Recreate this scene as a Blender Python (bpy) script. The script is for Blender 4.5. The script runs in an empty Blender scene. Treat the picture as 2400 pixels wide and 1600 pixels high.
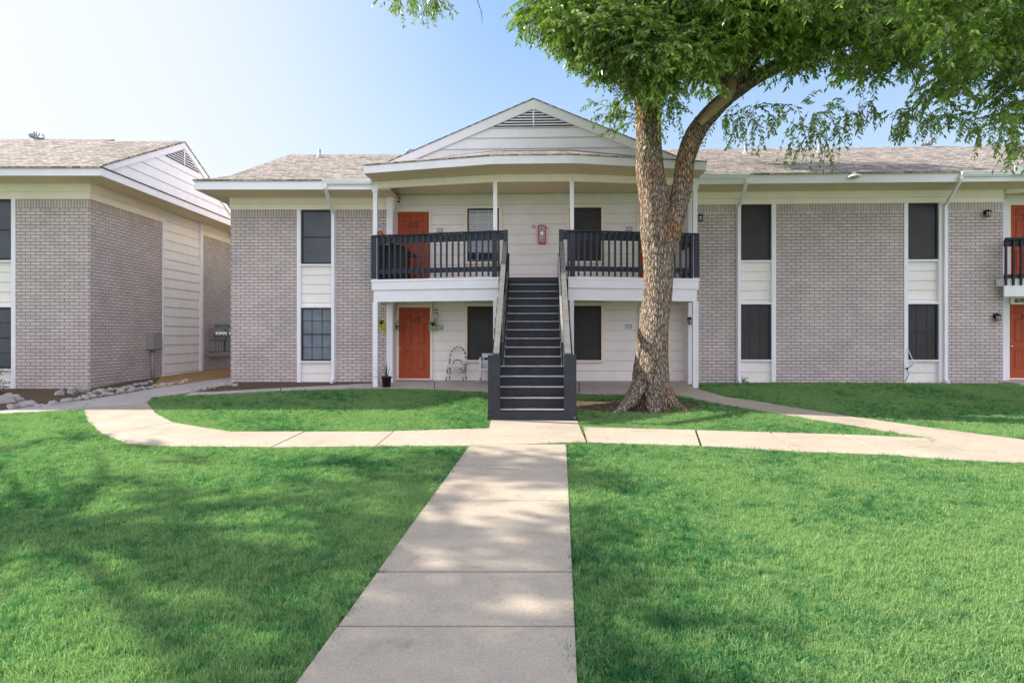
import bpy, math, random
import numpy as np
from mathutils import Vector, Matrix, noise
random.seed(7); RNG = np.random.default_rng(11)
R = math.radians
scene = bpy.context.scene
COL = scene.collection

# ------------------------------------------------------------------ survey of the place
# The eye stands at the origin (1.6-1.9 m above the ground) and looks along +Y.
# ray(px,py) is the survey table the distances were taken from; everything is then built at its own distance.
FOC, CX, CY = 1379.0, 1183.0, 770.0
def at(px, py, d):                       # a surveyed direction at distance d (metres along +Y)
    return ((px-CX)*d/FOC, d, (CY-py)*d/FOC)
KY = [-60, 0, 11.3, 15.4, 16.8, 20.8, 30, 400]
KZ = [-2.6, -1.89, -1.62, -1.38, -1.32, -1.25, -1.25, -1.25]
def g(x, y):
    z = np.interp(y, KY, KZ)
    s = np.clip((np.asarray(x)-4.0)/3.0, 0, 1); t = np.clip((np.asarray(y)-14.0)/2.0, 0, 1)
    return z + 0.06*s*t
def P(px, py):                            # surveyed direction -> point on the ground
    u = (px-CX)/FOC; t = 12.0
    for _ in range(40):
        t = 0.5*t + 0.5*(-FOC*float(g(t*u, t))/(py-CY))
    return (t*u, t)
# frame F: the porch and right wing, turned 2.1 degrees; origin at the stair axis on the brick plane
TH = -0.0373; SN, CS = 0.0373, 0.9993
FO = (0.5174, 16.586)
FM = Matrix.Translation((FO[0], FO[1], 0)) @ Matrix.Rotation(TH, 4, 'Z')
ID = Matrix.Identity(4)
def fp(px, py, d):
    u = (px-CX)/FOC
    t = (d + FO[0]*SN + FO[1]*CS)/(u*SN + CS)
    return ((t*u-FO[0])*CS-(t-FO[1])*SN, (CY-py)*t/FOC)
def fs(px, d): return fp(px, 0, d)[0]
def f2w(s, d, z=0.0):
    v = FM @ Vector((s, d, z)); return (v.x, v.y, v.z)

# ------------------------------------------------------------------ mesh helper
class MB:
    def __init__(s): s.v=[]; s.f=[]; s.m=[]; s.sm=[]
    def add(s, vs, fs_, mi=0, smooth=False):
        o=len(s.v); s.v += [tuple(v) for v in vs]
        for f in fs_: s.f.append(tuple(i+o for i in f)); s.m.append(mi); s.sm.append(smooth)
        return s
    def box(s, x0,x1,y0,y1,z0,z1, mi=0):
        if x0>x1: x0,x1=x1,x0
        if y0>y1: y0,y1=y1,y0
        if z0>z1: z0,z1=z1,z0
        return s.add([(x0,y0,z0),(x1,y0,z0),(x1,y1,z0),(x0,y1,z0),(x0,y0,z1),(x1,y0,z1),(x1,y1,z1),(x0,y1,z1)],
          [(0,3,2,1),(4,5,6,7),(0,1,5,4),(1,2,6,5),(2,3,7,6),(3,0,4,7)], mi)
    def prism(s, poly, axis, a, b, mi=0):      # 2D polygon extruded along axis from a to b
        def m(p,t):
            if axis=='y': return (p[0],t,p[1])
            if axis=='x': return (t,p[0],p[1])
            return (p[0],p[1],t)
        n=len(poly); vs=[m(p,a) for p in poly]+[m(p,b) for p in poly]
        fs_=[tuple(range(n)), tuple(range(2*n-1,n-1,-1))]+[(i,(i+1)%n,(i+1)%n+n,i+n) for i in range(n)]
        return s.add(vs, fs_, mi)
    def beam(s, p, q, w, h, mi=0, up=(0,0,1)):  # rectangular bar from p to q
        p=Vector(p); q=Vector(q); d=(q-p).normalized(); u=Vector(up)
        if abs(d.dot(u))>.99: u=Vector((0,1,0))
        r=d.cross(u).normalized()*w/2; t=r.cross(d).normalized()*h/2
        vs=[]
        for c in (p,q): vs += [c-r-t, c+r-t, c+r+t, c-r+t]
        return s.add(vs,[(0,1,2,3),(7,6,5,4),(0,4,5,1),(1,5,6,2),(2,6,7,3),(3,7,4,0)],mi)
    def tube(s, pts, rad, n=8, mi=0, cap=True):
        pts=[Vector(p) for p in pts]
        if not hasattr(rad,'__len__'): rad=[rad]*len(pts)
        rings=[]; vs=[]; side=None
        for i,p in enumerate(pts):
            d=(pts[min(i+1,len(pts)-1)]-pts[max(i-1,0)])
            d = d.normalized() if d.length>1e-9 else Vector((0,0,1))
            if side is None: side=d.orthogonal().normalized()
            side=(side-d*side.dot(d)); side=side.normalized() if side.length>1e-6 else d.orthogonal().normalized()
            t=d.cross(side)
            for k in range(n):
                a=2*math.pi*k/n; vs.append(p+(side*math.cos(a)+t*math.sin(a))*rad[i])
        fs_=[]
        for i in range(len(pts)-1):
            for k in range(n): fs_.append((i*n+k,i*n+(k+1)%n,(i+1)*n+(k+1)%n,(i+1)*n+k))
        if cap: fs_ += [tuple(range(n-1,-1,-1)), tuple(range((len(pts)-1)*n,len(pts)*n))]
        return s.add(vs,fs_,mi,True)
    def lathe(s, prof, c=(0,0,0), n=20, mi=0):
        vs=[];fs_=[]
        for (r,z) in prof:
            for k in range(n):
                a=2*math.pi*k/n; vs.append((c[0]+r*math.cos(a),c[1]+r*math.sin(a),c[2]+z))
        for i in range(len(prof)-1):
            for k in range(n): fs_.append((i*n+k,i*n+(k+1)%n,(i+1)*n+(k+1)%n,(i+1)*n+k))
        return s.add(vs,fs_,mi,True)
    def build(s, name, mats, parent=None, M=ID):
        me=bpy.data.meshes.new(name); me.from_pydata(s.v,[],s.f)
        if not isinstance(mats,(list,tuple)): mats=[mats]
        for m in mats: me.materials.append(m)
        me.polygons.foreach_set('material_index', s.m); me.polygons.foreach_set('use_smooth', s.sm)
        me.update(); me.validate()
        o=bpy.data.objects.new(name,me); COL.objects.link(o); place(o,parent,M); return o
WORLD={}
def place(o, parent, M):
    WORLD[o.name]=M.copy()
    if parent:
        o.parent=parent; o.matrix_basis = WORLD[parent.name].inverted() @ M
    else: o.matrix_basis = M
def tag(o,label=None,cat=None,group=None,kind=None):
    if label: o['label']=label
    if cat: o['category']=cat
    if group: o['group']=group
    if kind: o['kind']=kind
    return o
def empty(name, M, label, cat, group=None):
    o=bpy.data.objects.new(name,None); COL.objects.link(o); o.empty_display_size=.2
    if isinstance(M,(tuple,list)): M=Matrix.Translation(M)
    place(o,None,M); return tag(o,label,cat,group)
def copy_tree(o, M, label=None):
    c=o.copy(); COL.objects.link(c); c.matrix_basis=M
    if label: c['label']=label
    for ch in list(o.children):
        k=ch.copy(); COL.objects.link(k); k.parent=c
        for gg in ch.children:
            d=gg.copy(); COL.objects.link(d); d.parent=k
    return c
def text(name, s, size, mat, parent, M, loc, ext=.004, align='CENTER', shear=0, bold=0):
    cu=bpy.data.curves.new(name,'FONT'); cu.body=s; cu.size=size; cu.extrude=ext; cu.align_x=align; cu.align_y='CENTER'
    cu.shear=shear; cu.offset=bold; cu.materials.append(mat)
    tmp=bpy.data.objects.new('tmp_text',cu); COL.objects.link(tmp); dg=bpy.context.evaluated_depsgraph_get(); me=bpy.data.meshes.new_from_object(tmp.evaluated_get(dg))
    COL.objects.unlink(tmp); bpy.data.objects.remove(tmp); me.name=name; o=bpy.data.objects.new(name,me); COL.objects.link(o)
    if not me.materials: me.materials.append(mat)
    place(o,parent,M @ Matrix.Translation(loc) @ Matrix.Rotation(math.pi/2,4,'X')); return o

# ------------------------------------------------------------------ materials
def mk(name):
    m=bpy.data.materials.new(name); m.use_nodes=True; nt=m.node_tree; nt.nodes.clear()
    out=nt.nodes.new('ShaderNodeOutputMaterial'); b=nt.nodes.new('ShaderNodeBsdfPrincipled')
    nt.links.new(b.outputs[0],out.inputs[0]); return m,nt,b,out
def N(nt,t,**kw):
    n=nt.nodes.new(t)
    for k,v in kw.items():
        if k in n.inputs: n.inputs[k].default_value=v
        else: setattr(n,k,v)
    return n
def ramp(nt, fac, stops):
    r=nt.nodes.new('ShaderNodeValToRGB'); e=r.color_ramp.elements
    e[0].position,e[0].color=stops[0][0],(*stops[0][1],1); e[1].position,e[1].color=stops[1][0],(*stops[1][1],1)
    for p,c in stops[2:]:
        q=e.new(p); q.color=(*c,1)
    nt.links.new(fac,r.inputs[0]); return r
def mixc(nt,a,b,fac,mode='MIX'):
    m=nt.nodes.new('ShaderNodeMix'); m.data_type='RGBA'; m.blend_type=mode
    for sock,v in ((m.inputs[0],fac),(m.inputs[6],a),(m.inputs[7],b)):
        if isinstance(v,(int,float)): sock.default_value=v
        elif isinstance(v,tuple): sock.default_value=(*v,1)
        else: nt.links.new(v,sock)
    return m.outputs[2]
def bump(nt,b,h,dist=.01,st=.6):
    n=nt.nodes.new('ShaderNodeBump'); n.inputs['Distance'].default_value=dist; n.inputs['Strength'].default_value=st
    nt.links.new(h,n.inputs['Height']); nt.links.new(n.outputs[0],b.inputs['Normal']); return n
def paint(name,c,rough=.55,var=.10,scale=2.5,spec=.3,metal=0,bm=.002):
    m,nt,b,_=mk(name); tc=N(nt,'ShaderNodeTexCoord')
    n=N(nt,'ShaderNodeTexNoise',Scale=scale,Detail=6.0,Roughness=.65); nt.links.new(tc.outputs['Object'],n.inputs['Vector'])
    lo=tuple(max(0,x*(1-var)) for x in c); hi=tuple(min(1,x*(1+var*.6)) for x in c)
    r=ramp(nt,n.outputs[0],[(.3,lo),(.7,hi)]); nt.links.new(r.outputs[0],b.inputs['Base Color'])
    b.inputs['Roughness'].default_value=rough; b.inputs['Specular IOR Level'].default_value=spec; b.inputs['Metallic'].default_value=metal
    if bm:
        n2=N(nt,'ShaderNodeTexNoise',Scale=35.0,Detail=4.0); nt.links.new(tc.outputs['Object'],n2.inputs['Vector']); bump(nt,b,n2.outputs[0],bm,.5)
    return m
def brick(name, c1, c2, mortar, bw=.25, rh=.0865, ms=.0075, soldier=False):
    m,nt,b,_=mk(name); tc=N(nt,'ShaderNodeTexCoord'); sp=N(nt,'ShaderNodeSeparateXYZ'); nt.links.new(tc.outputs['Object'],sp.inputs[0])
    ad=N(nt,'ShaderNodeMath',operation='ADD'); nt.links.new(sp.outputs[0],ad.inputs[0]); nt.links.new(sp.outputs[1],ad.inputs[1])
    cb=N(nt,'ShaderNodeCombineXYZ')
    if soldier: nt.links.new(sp.outputs[2],cb.inputs[0]); nt.links.new(ad.outputs[0],cb.inputs[1])
    else: nt.links.new(ad.outputs[0],cb.inputs[0]); nt.links.new(sp.outputs[2],cb.inputs[1])
    # slight waviness of the hand-laid courses
    nw=N(nt,'ShaderNodeTexNoise',Scale=5.0,Detail=2.0); nt.links.new(tc.outputs['Object'],nw.inputs['Vector'])
    vs=N(nt,'ShaderNodeVectorMath',operation='MULTIPLY_ADD'); nt.links.new(nw.outputs['Color'],vs.inputs[0]); vs.inputs[1].default_value=(.012,.012,0); nt.links.new(cb.outputs[0],vs.inputs[2])
    br=N(nt,'ShaderNodeTexBrick'); br.inputs['Scale'].default_value=1; br.inputs['Brick Width'].default_value=(.6 if soldier else bw)
    br.inputs['Row Height'].default_value=(.075 if soldier else rh); br.inputs['Mortar Size'].default_value=ms; br.inputs['Mortar Smooth'].default_value=.25
    br.inputs['Bias'].default_value=-.1
    if soldier: br.offset=0
    br.inputs['Color1'].default_value=(*c1,1); br.inputs['Color2'].default_value=(*c2,1); br.inputs['Mortar'].default_value=(*mortar,1)
    nt.links.new(vs.outputs[0],br.inputs['Vector'])
    n=N(nt,'ShaderNodeTexNoise',Scale=1.1,Detail=8.0,Roughness=.7); nt.links.new(tc.outputs['Object'],n.inputs['Vector'])
    r=ramp(nt,n.outputs[0],[(.3,(.80,.80,.81)),(.72,(1.10,1.07,1.04))])
    nt.links.new(mixc(nt,br.outputs[0],r.outputs[0],1.0,'MULTIPLY'),b.inputs['Base Color'])
    b.inputs['Roughness'].default_value=.7; b.inputs['Specular IOR Level'].default_value=.25
    inv=N(nt,'ShaderNodeMath',operation='SUBTRACT'); inv.inputs[0].default_value=1; nt.links.new(br.outputs['Fac'],inv.inputs[1])
    n3=N(nt,'ShaderNodeTexNoise',Scale=30.0,Detail=4.0); nt.links.new(tc.outputs['Object'],n3.inputs['Vector'])
    m3=N(nt,'ShaderNodeMath',operation='MULTIPLY_ADD'); nt.links.new(n3.outputs[0],m3.inputs[0]); m3.inputs[1].default_value=.35; nt.links.new(inv.outputs[0],m3.inputs[2])
    bump(nt,b,m3.outputs[0],.010,.6)
    return m
def shingle(name, cols, axis='y'):
    m,nt,b,_=mk(name); tc=N(nt,'ShaderNodeTexCoord'); sp=N(nt,'ShaderNodeSeparateXYZ'); nt.links.new(tc.outputs['Object'],sp.inputs[0])
    cb=N(nt,'ShaderNodeCombineXYZ')
    a,c=(0,1) if axis=='y' else (1,0)
    nt.links.new(sp.outputs[a],cb.inputs[0]); nt.links.new(sp.outputs[c],cb.inputs[1])
    nw=N(nt,'ShaderNodeTexNoise',Scale=7.0,Detail=3.0); nt.links.new(tc.outputs['Object'],nw.inputs['Vector'])
    vs=N(nt,'ShaderNodeVectorMath',operation='MULTIPLY_ADD'); nt.links.new(nw.outputs['Color'],vs.inputs[0]); vs.inputs[1].default_value=(.05,.03,0); nt.links.new(cb.outputs[0],vs.inputs[2])
    br=N(nt,'ShaderNodeTexBrick'); br.inputs['Scale'].default_value=1; br.inputs['Brick Width'].default_value=.17; br.inputs['Row Height'].default_value=.10
    br.inputs['Mortar Size'].default_value=.009; br.inputs['Mortar Smooth'].default_value=.4; br.offset=.37; br.offset_frequency=2; br.squash=1.4; br.squash_frequency=3
    br.inputs['Color1'].default_value=(0,0,0,1); br.inputs['Color2'].default_value=(1,1,1,1); br.inputs['Mortar'].default_value=(0,0,0,1)
    nt.links.new(vs.outputs[0],br.inputs['Vector'])
    r=ramp(nt,br.outputs[0],[(0,cols[0]),(1,cols[2]),(.5,cols[1])])
    n=N(nt,'ShaderNodeTexNoise',Scale=2.2,Detail=8.0,Roughness=.75); nt.links.new(tc.outputs['Object'],n.inputs['Vector'])
    r2=ramp(nt,n.outputs[0],[(.3,(.78,.78,.78)),(.7,(1.12,1.1,1.08))])
    c1=mixc(nt,r.outputs[0],r2.outputs[0],1.0,'MULTIPLY')
    n5=N(nt,'ShaderNodeTexNoise',Scale=60.0,Detail=2.0); nt.links.new(tc.outputs['Object'],n5.inputs['Vector'])
    r5=ramp(nt,n5.outputs[0],[(.35,(.7,.7,.7)),(.65,(1.25,1.25,1.25))])
    c1=mixc(nt,c1,r5.outputs[0],1.0,'MULTIPLY')
    c2=mixc(nt,c1,(.10,.08,.07),br.outputs['Fac'])  # seam lines darkened, painting in the shadow line between shingle rows
    nt.links.new(c2,b.inputs['Base Color']); b.inputs['Roughness'].default_value=.9; b.inputs['Specular IOR Level'].default_value=.15
    inv=N(nt,'ShaderNodeMath',operation='SUBTRACT'); inv.inputs[0].default_value=1; nt.links.new(br.outputs['Fac'],inv.inputs[1])
    bump(nt,b,inv.outputs[0],.015,.8)
    return m
def concrete(name,c,joint=None):
    m,nt,b,_=mk(name); tc=N(nt,'ShaderNodeTexCoord')
    n=N(nt,'ShaderNodeTexNoise',Scale=.9,Detail=9.0,Roughness=.7); nt.links.new(tc.outputs['Object'],n.inputs['Vector'])
    r=ramp(nt,n.outputs[0],[(.28,tuple(x*.80 for x in c)),(.7,tuple(min(1,x*1.10) for x in c))])
    n2=N(nt,'ShaderNodeTexNoise',Scale=55.0,Detail=5.0,Roughness=.7); nt.links.new(tc.outputs['Object'],n2.inputs['Vector'])
    r2=ramp(nt,n2.outputs[0],[(.3,(.80,.80,.80)),(.62,(1.06,1.06,1.06))])
    c1=mixc(nt,r.outputs[0],r2.outputs[0],1.0,'MULTIPLY')
    v=N(nt,'ShaderNodeTexNoise',Scale=9.0,Detail=8.0,Roughness=.8); nt.links.new(tc.outputs['Object'],v.inputs['Vector'])
    r3=ramp(nt,v.outputs[0],[(.60,(1,1,1)),(.70,(.72,.70,.68))])
    c1=mixc(nt,c1,r3.outputs[0],.7,'MULTIPLY')
    w1=N(nt,'ShaderNodeTexNoise',Scale=2.3,Detail=10.0,Roughness=.8,Distortion=1.2); nt.links.new(tc.outputs['Object'],w1.inputs['Vector'])
    r4=ramp(nt,w1.outputs[0],[(.34,(.76,.73,.70)),(.46,(1,1,1)),(.72,(1.05,1.05,1.04))]); c1=mixc(nt,c1,r4.outputs[0],.8,'MULTIPLY')
    nt.links.new(c1,b.inputs['Base Color']); b.inputs['Roughness'].default_value=.85; b.inputs['Specular IOR Level'].default_value=.2
    bump(nt,b,n2.outputs[0],.006,.5); return m
def leafmat(name, ca, cb_, trans=.45, gloss=.35, emis=None):
    m=bpy.data.materials.new(name); m.use_nodes=True; nt=m.node_tree; nt.nodes.clear()
    out=nt.nodes.new('ShaderNodeOutputMaterial'); b=nt.nodes.new('ShaderNodeBsdfPrincipled'); t=nt.nodes.new('ShaderNodeBsdfTranslucent'); mx=nt.nodes.new('ShaderNodeMixShader')
    ge=N(nt,'ShaderNodeNewGeometry'); n=N(nt,'ShaderNodeTexNoise',Scale=.9,Detail=3.0); nt.links.new(ge.outputs['Position'],n.inputs['Vector'])
    md=N(nt,'ShaderNodeMath',operation='MULTIPLY_ADD'); nt.links.new(ge.outputs['Random Per Island'],md.inputs[0]); md.inputs[1].default_value=.55
    nt.links.new(n.outputs[0],md.inputs[2]); 
    r=ramp(nt,md.outputs[0],[(.35,ca),(1.0,cb_)])
    nt.links.new(r.outputs[0],b.inputs['Base Color']); b.inputs['Roughness'].default_value=gloss; b.inputs['Specular IOR Level'].default_value=.8
    tcol=mixc(nt,r.outputs[0],(1.35,1.5,.5),1.0,'MULTIPLY'); nt.links.new(tcol,t.inputs[0])
    mx.inputs[0].default_value=trans; nt.links.new(b.outputs[0],mx.inputs[1]); nt.links.new(t.outputs[0],mx.inputs[2]); nt.links.new(mx.outputs[0],out.inputs[0])
    return m

M = {}
M['brick']   = brick('painted_brick',(.64,.555,.525),(.55,.475,.45),(.14,.115,.108))
M['soldier'] = brick('painted_brick_soldier',(.62,.53,.49),(.54,.46,.42),(.18,.15,.14),soldier=True)
M['white']   = paint('white_trim_paint',(.90,.865,.885),.5,.05)
M['cream']   = paint('cream_warm_bounce',(.94,.83,.68),.6,.06)  # warm bounce glow under the eaves is put into this cream
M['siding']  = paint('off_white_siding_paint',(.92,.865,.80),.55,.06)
M['soffit']  = paint('soffit_warm_bounce',(.80,.64,.47),.7,.08)  # tan deepened to put warm bounce light into soffits and upper walls
M['joint']   = paint('open_board_joint',(.42,.38,.36),.9,.1)
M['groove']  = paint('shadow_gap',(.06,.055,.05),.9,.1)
M['door']    = paint('brick_red_door_paint',(.42,.085,.034),.55,.12,spec=.2)
M['navy']    = paint('dark_navy_paint',(.030,.036,.050),.5,.25,5.0,spec=.35)
M['navy2']   = paint('charcoal_stair_paint',(.032,.035,.044),.55,.3,4.0)
M['worn']    = paint('worn_pale_wood',(.20,.195,.185),.7,.3,6.0)
M['nosing']  = paint('worn_tread_edge',(.50,.46,.42),.6,.3,9.0)
M['screen']  = paint('dark_insect_screen',(.040,.036,.034),.5,.35,1.2,spec=.35)
M['screenb'] = paint('grey_blue_screen',(.060,.070,.085),.3,.3,2.0,spec=.5)
M['screenp'] = paint('pale_blue_grey_blind_behind_screen',(.16,.19,.22),.35,.25,3.0,spec=.5)
M['mesh']    = paint('window_frame_dark',(.03,.03,.03),.4,.2)
M['black']   = paint('black_metal',(.012,.012,.013),.4,.2)
M['chrome']  = paint('satin_nickel',(.75,.73,.70),.25,.05,metal=1)
M['shingle'] = shingle('roof_shingles',[(.22,.187,.163),(.38,.33,.29),(.53,.47,.415)])
M['shinglex']= shingle('roof_shingles_side',[(.22,.187,.163),(.38,.33,.29),(.53,.47,.415)],'x')
M['edge']    = paint('drip_edge',(.05,.05,.05),.7,.2)
M['path']    = concrete('concrete_walk',(.49,.415,.325))
M['slab']    = concrete('concrete_slab',(.52,.46,.42))
M['soil']    = concrete('bare_soil',(.13,.085,.055))
M['mulch']   = concrete('orange_sand',(.40,.235,.095))
M['rock']    = concrete('limestone_rock',(.44,.42,.385))
M['meter']   = paint('taupe_box_paint',(.30,.27,.26),.5,.1)
M['glass']   = paint('lamp_glass',(.55,.53,.46),.15,.1)
M['red']     = paint('red_plastic',(.60,.025,.03),.3,.1)
M['terra']   = paint('terracotta',(.50,.17,.09),.6,.2)
M['chimegr'] = paint('silver_tube',(.80,.80,.78),.25,.05,metal=.7)
M['rattan']  = paint('brown_rattan',(.33,.20,.09),.5,.3,20.0)
M['rattanw'] = paint('white_rattan_wrap',(.72,.74,.78),.5,.1,20.0)
M['benchw']  = paint('white_bench_paint',(.66,.68,.70),.5,.15,6.0)
M['blind']   = paint('white_window_blind',(.62,.62,.60),.6,.1)
M['metal']   = paint('galvanised_pipe',(.42,.45,.50),.4,.15,metal=.3)
M['leaf']    = leafmat('ash_leaf',(.028,.080,.013),(.30,.455,.085),.27,.30)
M['leaf2']   = leafmat('potted_leaf',(.03,.08,.03),(.07,.15,.04),.25,.35)
M['leafy']   = leafmat('yellow_trailing_leaf',(.35,.42,.02),(.65,.62,.05),.4,.4)
M['leafw']   = leafmat('variegated_leaf',(.15,.22,.12),(.55,.60,.45),.3,.4)
M['weed']    = leafmat('weed_leaf',(.10,.17,.03),(.32,.36,.10),.4,.5)

def glass_reflect(name, tint):
    m,nt,b,_=mk(name); b.inputs['Base Color'].default_value=(*tint,1); b.inputs['Roughness'].default_value=.04; b.inputs['Specular IOR Level'].default_value=1.0
    b.inputs['Coat Weight'].default_value=.6; b.inputs['Coat Roughness'].default_value=.02
    return m
M['pane'] = glass_reflect('window_glass',(.03,.045,.06))

def bark_mat():
    m,nt,b,_=mk('ridged_bark'); tc=N(nt,'ShaderNodeTexCoord')
    mp=N(nt,'ShaderNodeMapping'); mp.inputs['Scale'].default_value=(29,29,6.0); nt.links.new(tc.outputs['Object'],mp.inputs[0])
    nz=N(nt,'ShaderNodeTexNoise',Scale=3.0,Detail=3.0); nt.links.new(tc.outputs['Object'],nz.inputs['Vector'])
    av=N(nt,'ShaderNodeVectorMath',operation='MULTIPLY_ADD'); nt.links.new(nz.outputs['Color'],av.inputs[0]); av.inputs[1].default_value=(2.5,2.5,1.5); nt.links.new(mp.outputs[0],av.inputs[2])
    vo=N(nt,'ShaderNodeTexVoronoi',feature='DISTANCE_TO_EDGE'); vo.inputs['Scale'].default_value=1; nt.links.new(av.outputs[0],vo.inputs['Vector'])
    n=N(nt,'ShaderNodeTexNoise',Scale=1.0,Detail=8.0,Roughness=.7); nt.links.new(av.outputs[0],n.inputs['Vector'])
    r=ramp(nt,vo.outputs['Distance'],[(0,(.045,.034,.027)),(.30,(.50,.42,.34)),(.10,(.23,.18,.14))])
    r2=ramp(nt,n.outputs[0],[(.3,(.6,.58,.56)),(.7,(1.35,1.3,1.25))])
    n4=N(nt,'ShaderNodeTexNoise',Scale=1.3,Detail=3.0); nt.links.new(tc.outputs['Object'],n4.inputs['Vector'])
    r4=ramp(nt,n4.outputs[0],[(.55,(1,1,1)),(.75,(1.15,.85,.62))])
    c=mixc(nt,mixc(nt,r.outputs[0],r2.outputs[0],1.0,'MULTIPLY'),r4.outputs[0],1.0,'MULTIPLY')
    nt.links.new(c,b.inputs['Base Color']); b.inputs['Roughness'].default_value=.9; b.inputs['Specular IOR Level'].default_value=.15
    ad=N(nt,'ShaderNodeMath',operation='MULTIPLY_ADD'); nt.links.new(n.outputs[0],ad.inputs[0]); ad.inputs[1].default_value=.25
    mn=N(nt,'ShaderNodeMath',operation='MINIMUM'); nt.links.new(vo.outputs['Distance'],mn.inputs[0]); mn.inputs[1].default_value=.3; nt.links.new(mn.outputs[0],ad.inputs[2])
    bump(nt,b,ad.outputs[0],.06,1.0)
    return m
M['bark']=bark_mat()
M['peeled']=paint('peeled_tan_wood',(.44,.29,.17),.7,.2,5.0)

def grass_mat():
    m=bpy.data.materials.new('lawn_grass'); m.use_nodes=True; nt=m.node_tree; nt.nodes.clear()
    out=nt.nodes.new('ShaderNodeOutputMaterial'); b=nt.nodes.new('ShaderNodeBsdfPrincipled'); t=nt.nodes.new('ShaderNodeBsdfTranslucent'); mx=nt.nodes.new('ShaderNodeMixShader')
    ge=N(nt,'ShaderNodeNewGeometry'); oi=N(nt,'ShaderNodeObjectInfo')
    n=N(nt,'ShaderNodeTexNoise',Scale=.55,Detail=4.0,Roughness=.6); nt.links.new(ge.outputs['Position'],n.inputs['Vector'])
    n2=N(nt,'ShaderNodeTexNoise',Scale=4.5,Detail=3.0); nt.links.new(ge.outputs['Position'],n2.inputs['Vector'])
    a1=N(nt,'ShaderNodeMath',operation='MULTIPLY_ADD'); nt.links.new(n2.outputs[0],a1.inputs[0]); a1.inputs[1].default_value=.5; nt.links.new(n.outputs[0],a1.inputs[2])
    a2=N(nt,'ShaderNodeMath',operation='MULTIPLY_ADD'); nt.links.new(oi.outputs['Random'],a2.inputs[0]); a2.inputs[1].default_value=.42; nt.links.new(a1.outputs[0],a2.inputs[2])
    r=ramp(nt,a2.outputs[0],[(.50,(.017,.125,.043)),(1.12,(.28,.42,.17)),(.80,(.075,.245,.085))])
    nt.links.new(r.outputs[0],b.inputs['Base Color']); b.inputs['Roughness'].default_value=.5; b.inputs['Specular IOR Level'].default_value=.3
    tcol=mixc(nt,r.outputs[0],(1.15,1.4,.8),1.0,'MULTIPLY'); nt.links.new(tcol,t.inputs[0]); mx.inputs[0].default_value=.35
    nt.links.new(b.outputs[0],mx.inputs[1]); nt.links.new(t.outputs[0],mx.inputs[2]); nt.links.new(mx.outputs[0],out.inputs[0]); return m
M['grass']=grass_mat()
def ground_mat():
    m,nt,b,_=mk('turf_ground'); tc=N(nt,'ShaderNodeTexCoord')
    n=N(nt,'ShaderNodeTexNoise',Scale=12.0,Detail=6.0); nt.links.new(tc.outputs['Object'],n.inputs['Vector'])
    r=ramp(nt,n.outputs[0],[(.35,(.05,.12,.03)),(.7,(.11,.22,.06))]); nt.links.new(r.outputs[0],b.inputs['Base Color']); b.inputs['Roughness'].default_value=.95
    bump(nt,b,n.outputs[0],.03,.8); return m
M['turf']=ground_mat()

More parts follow.
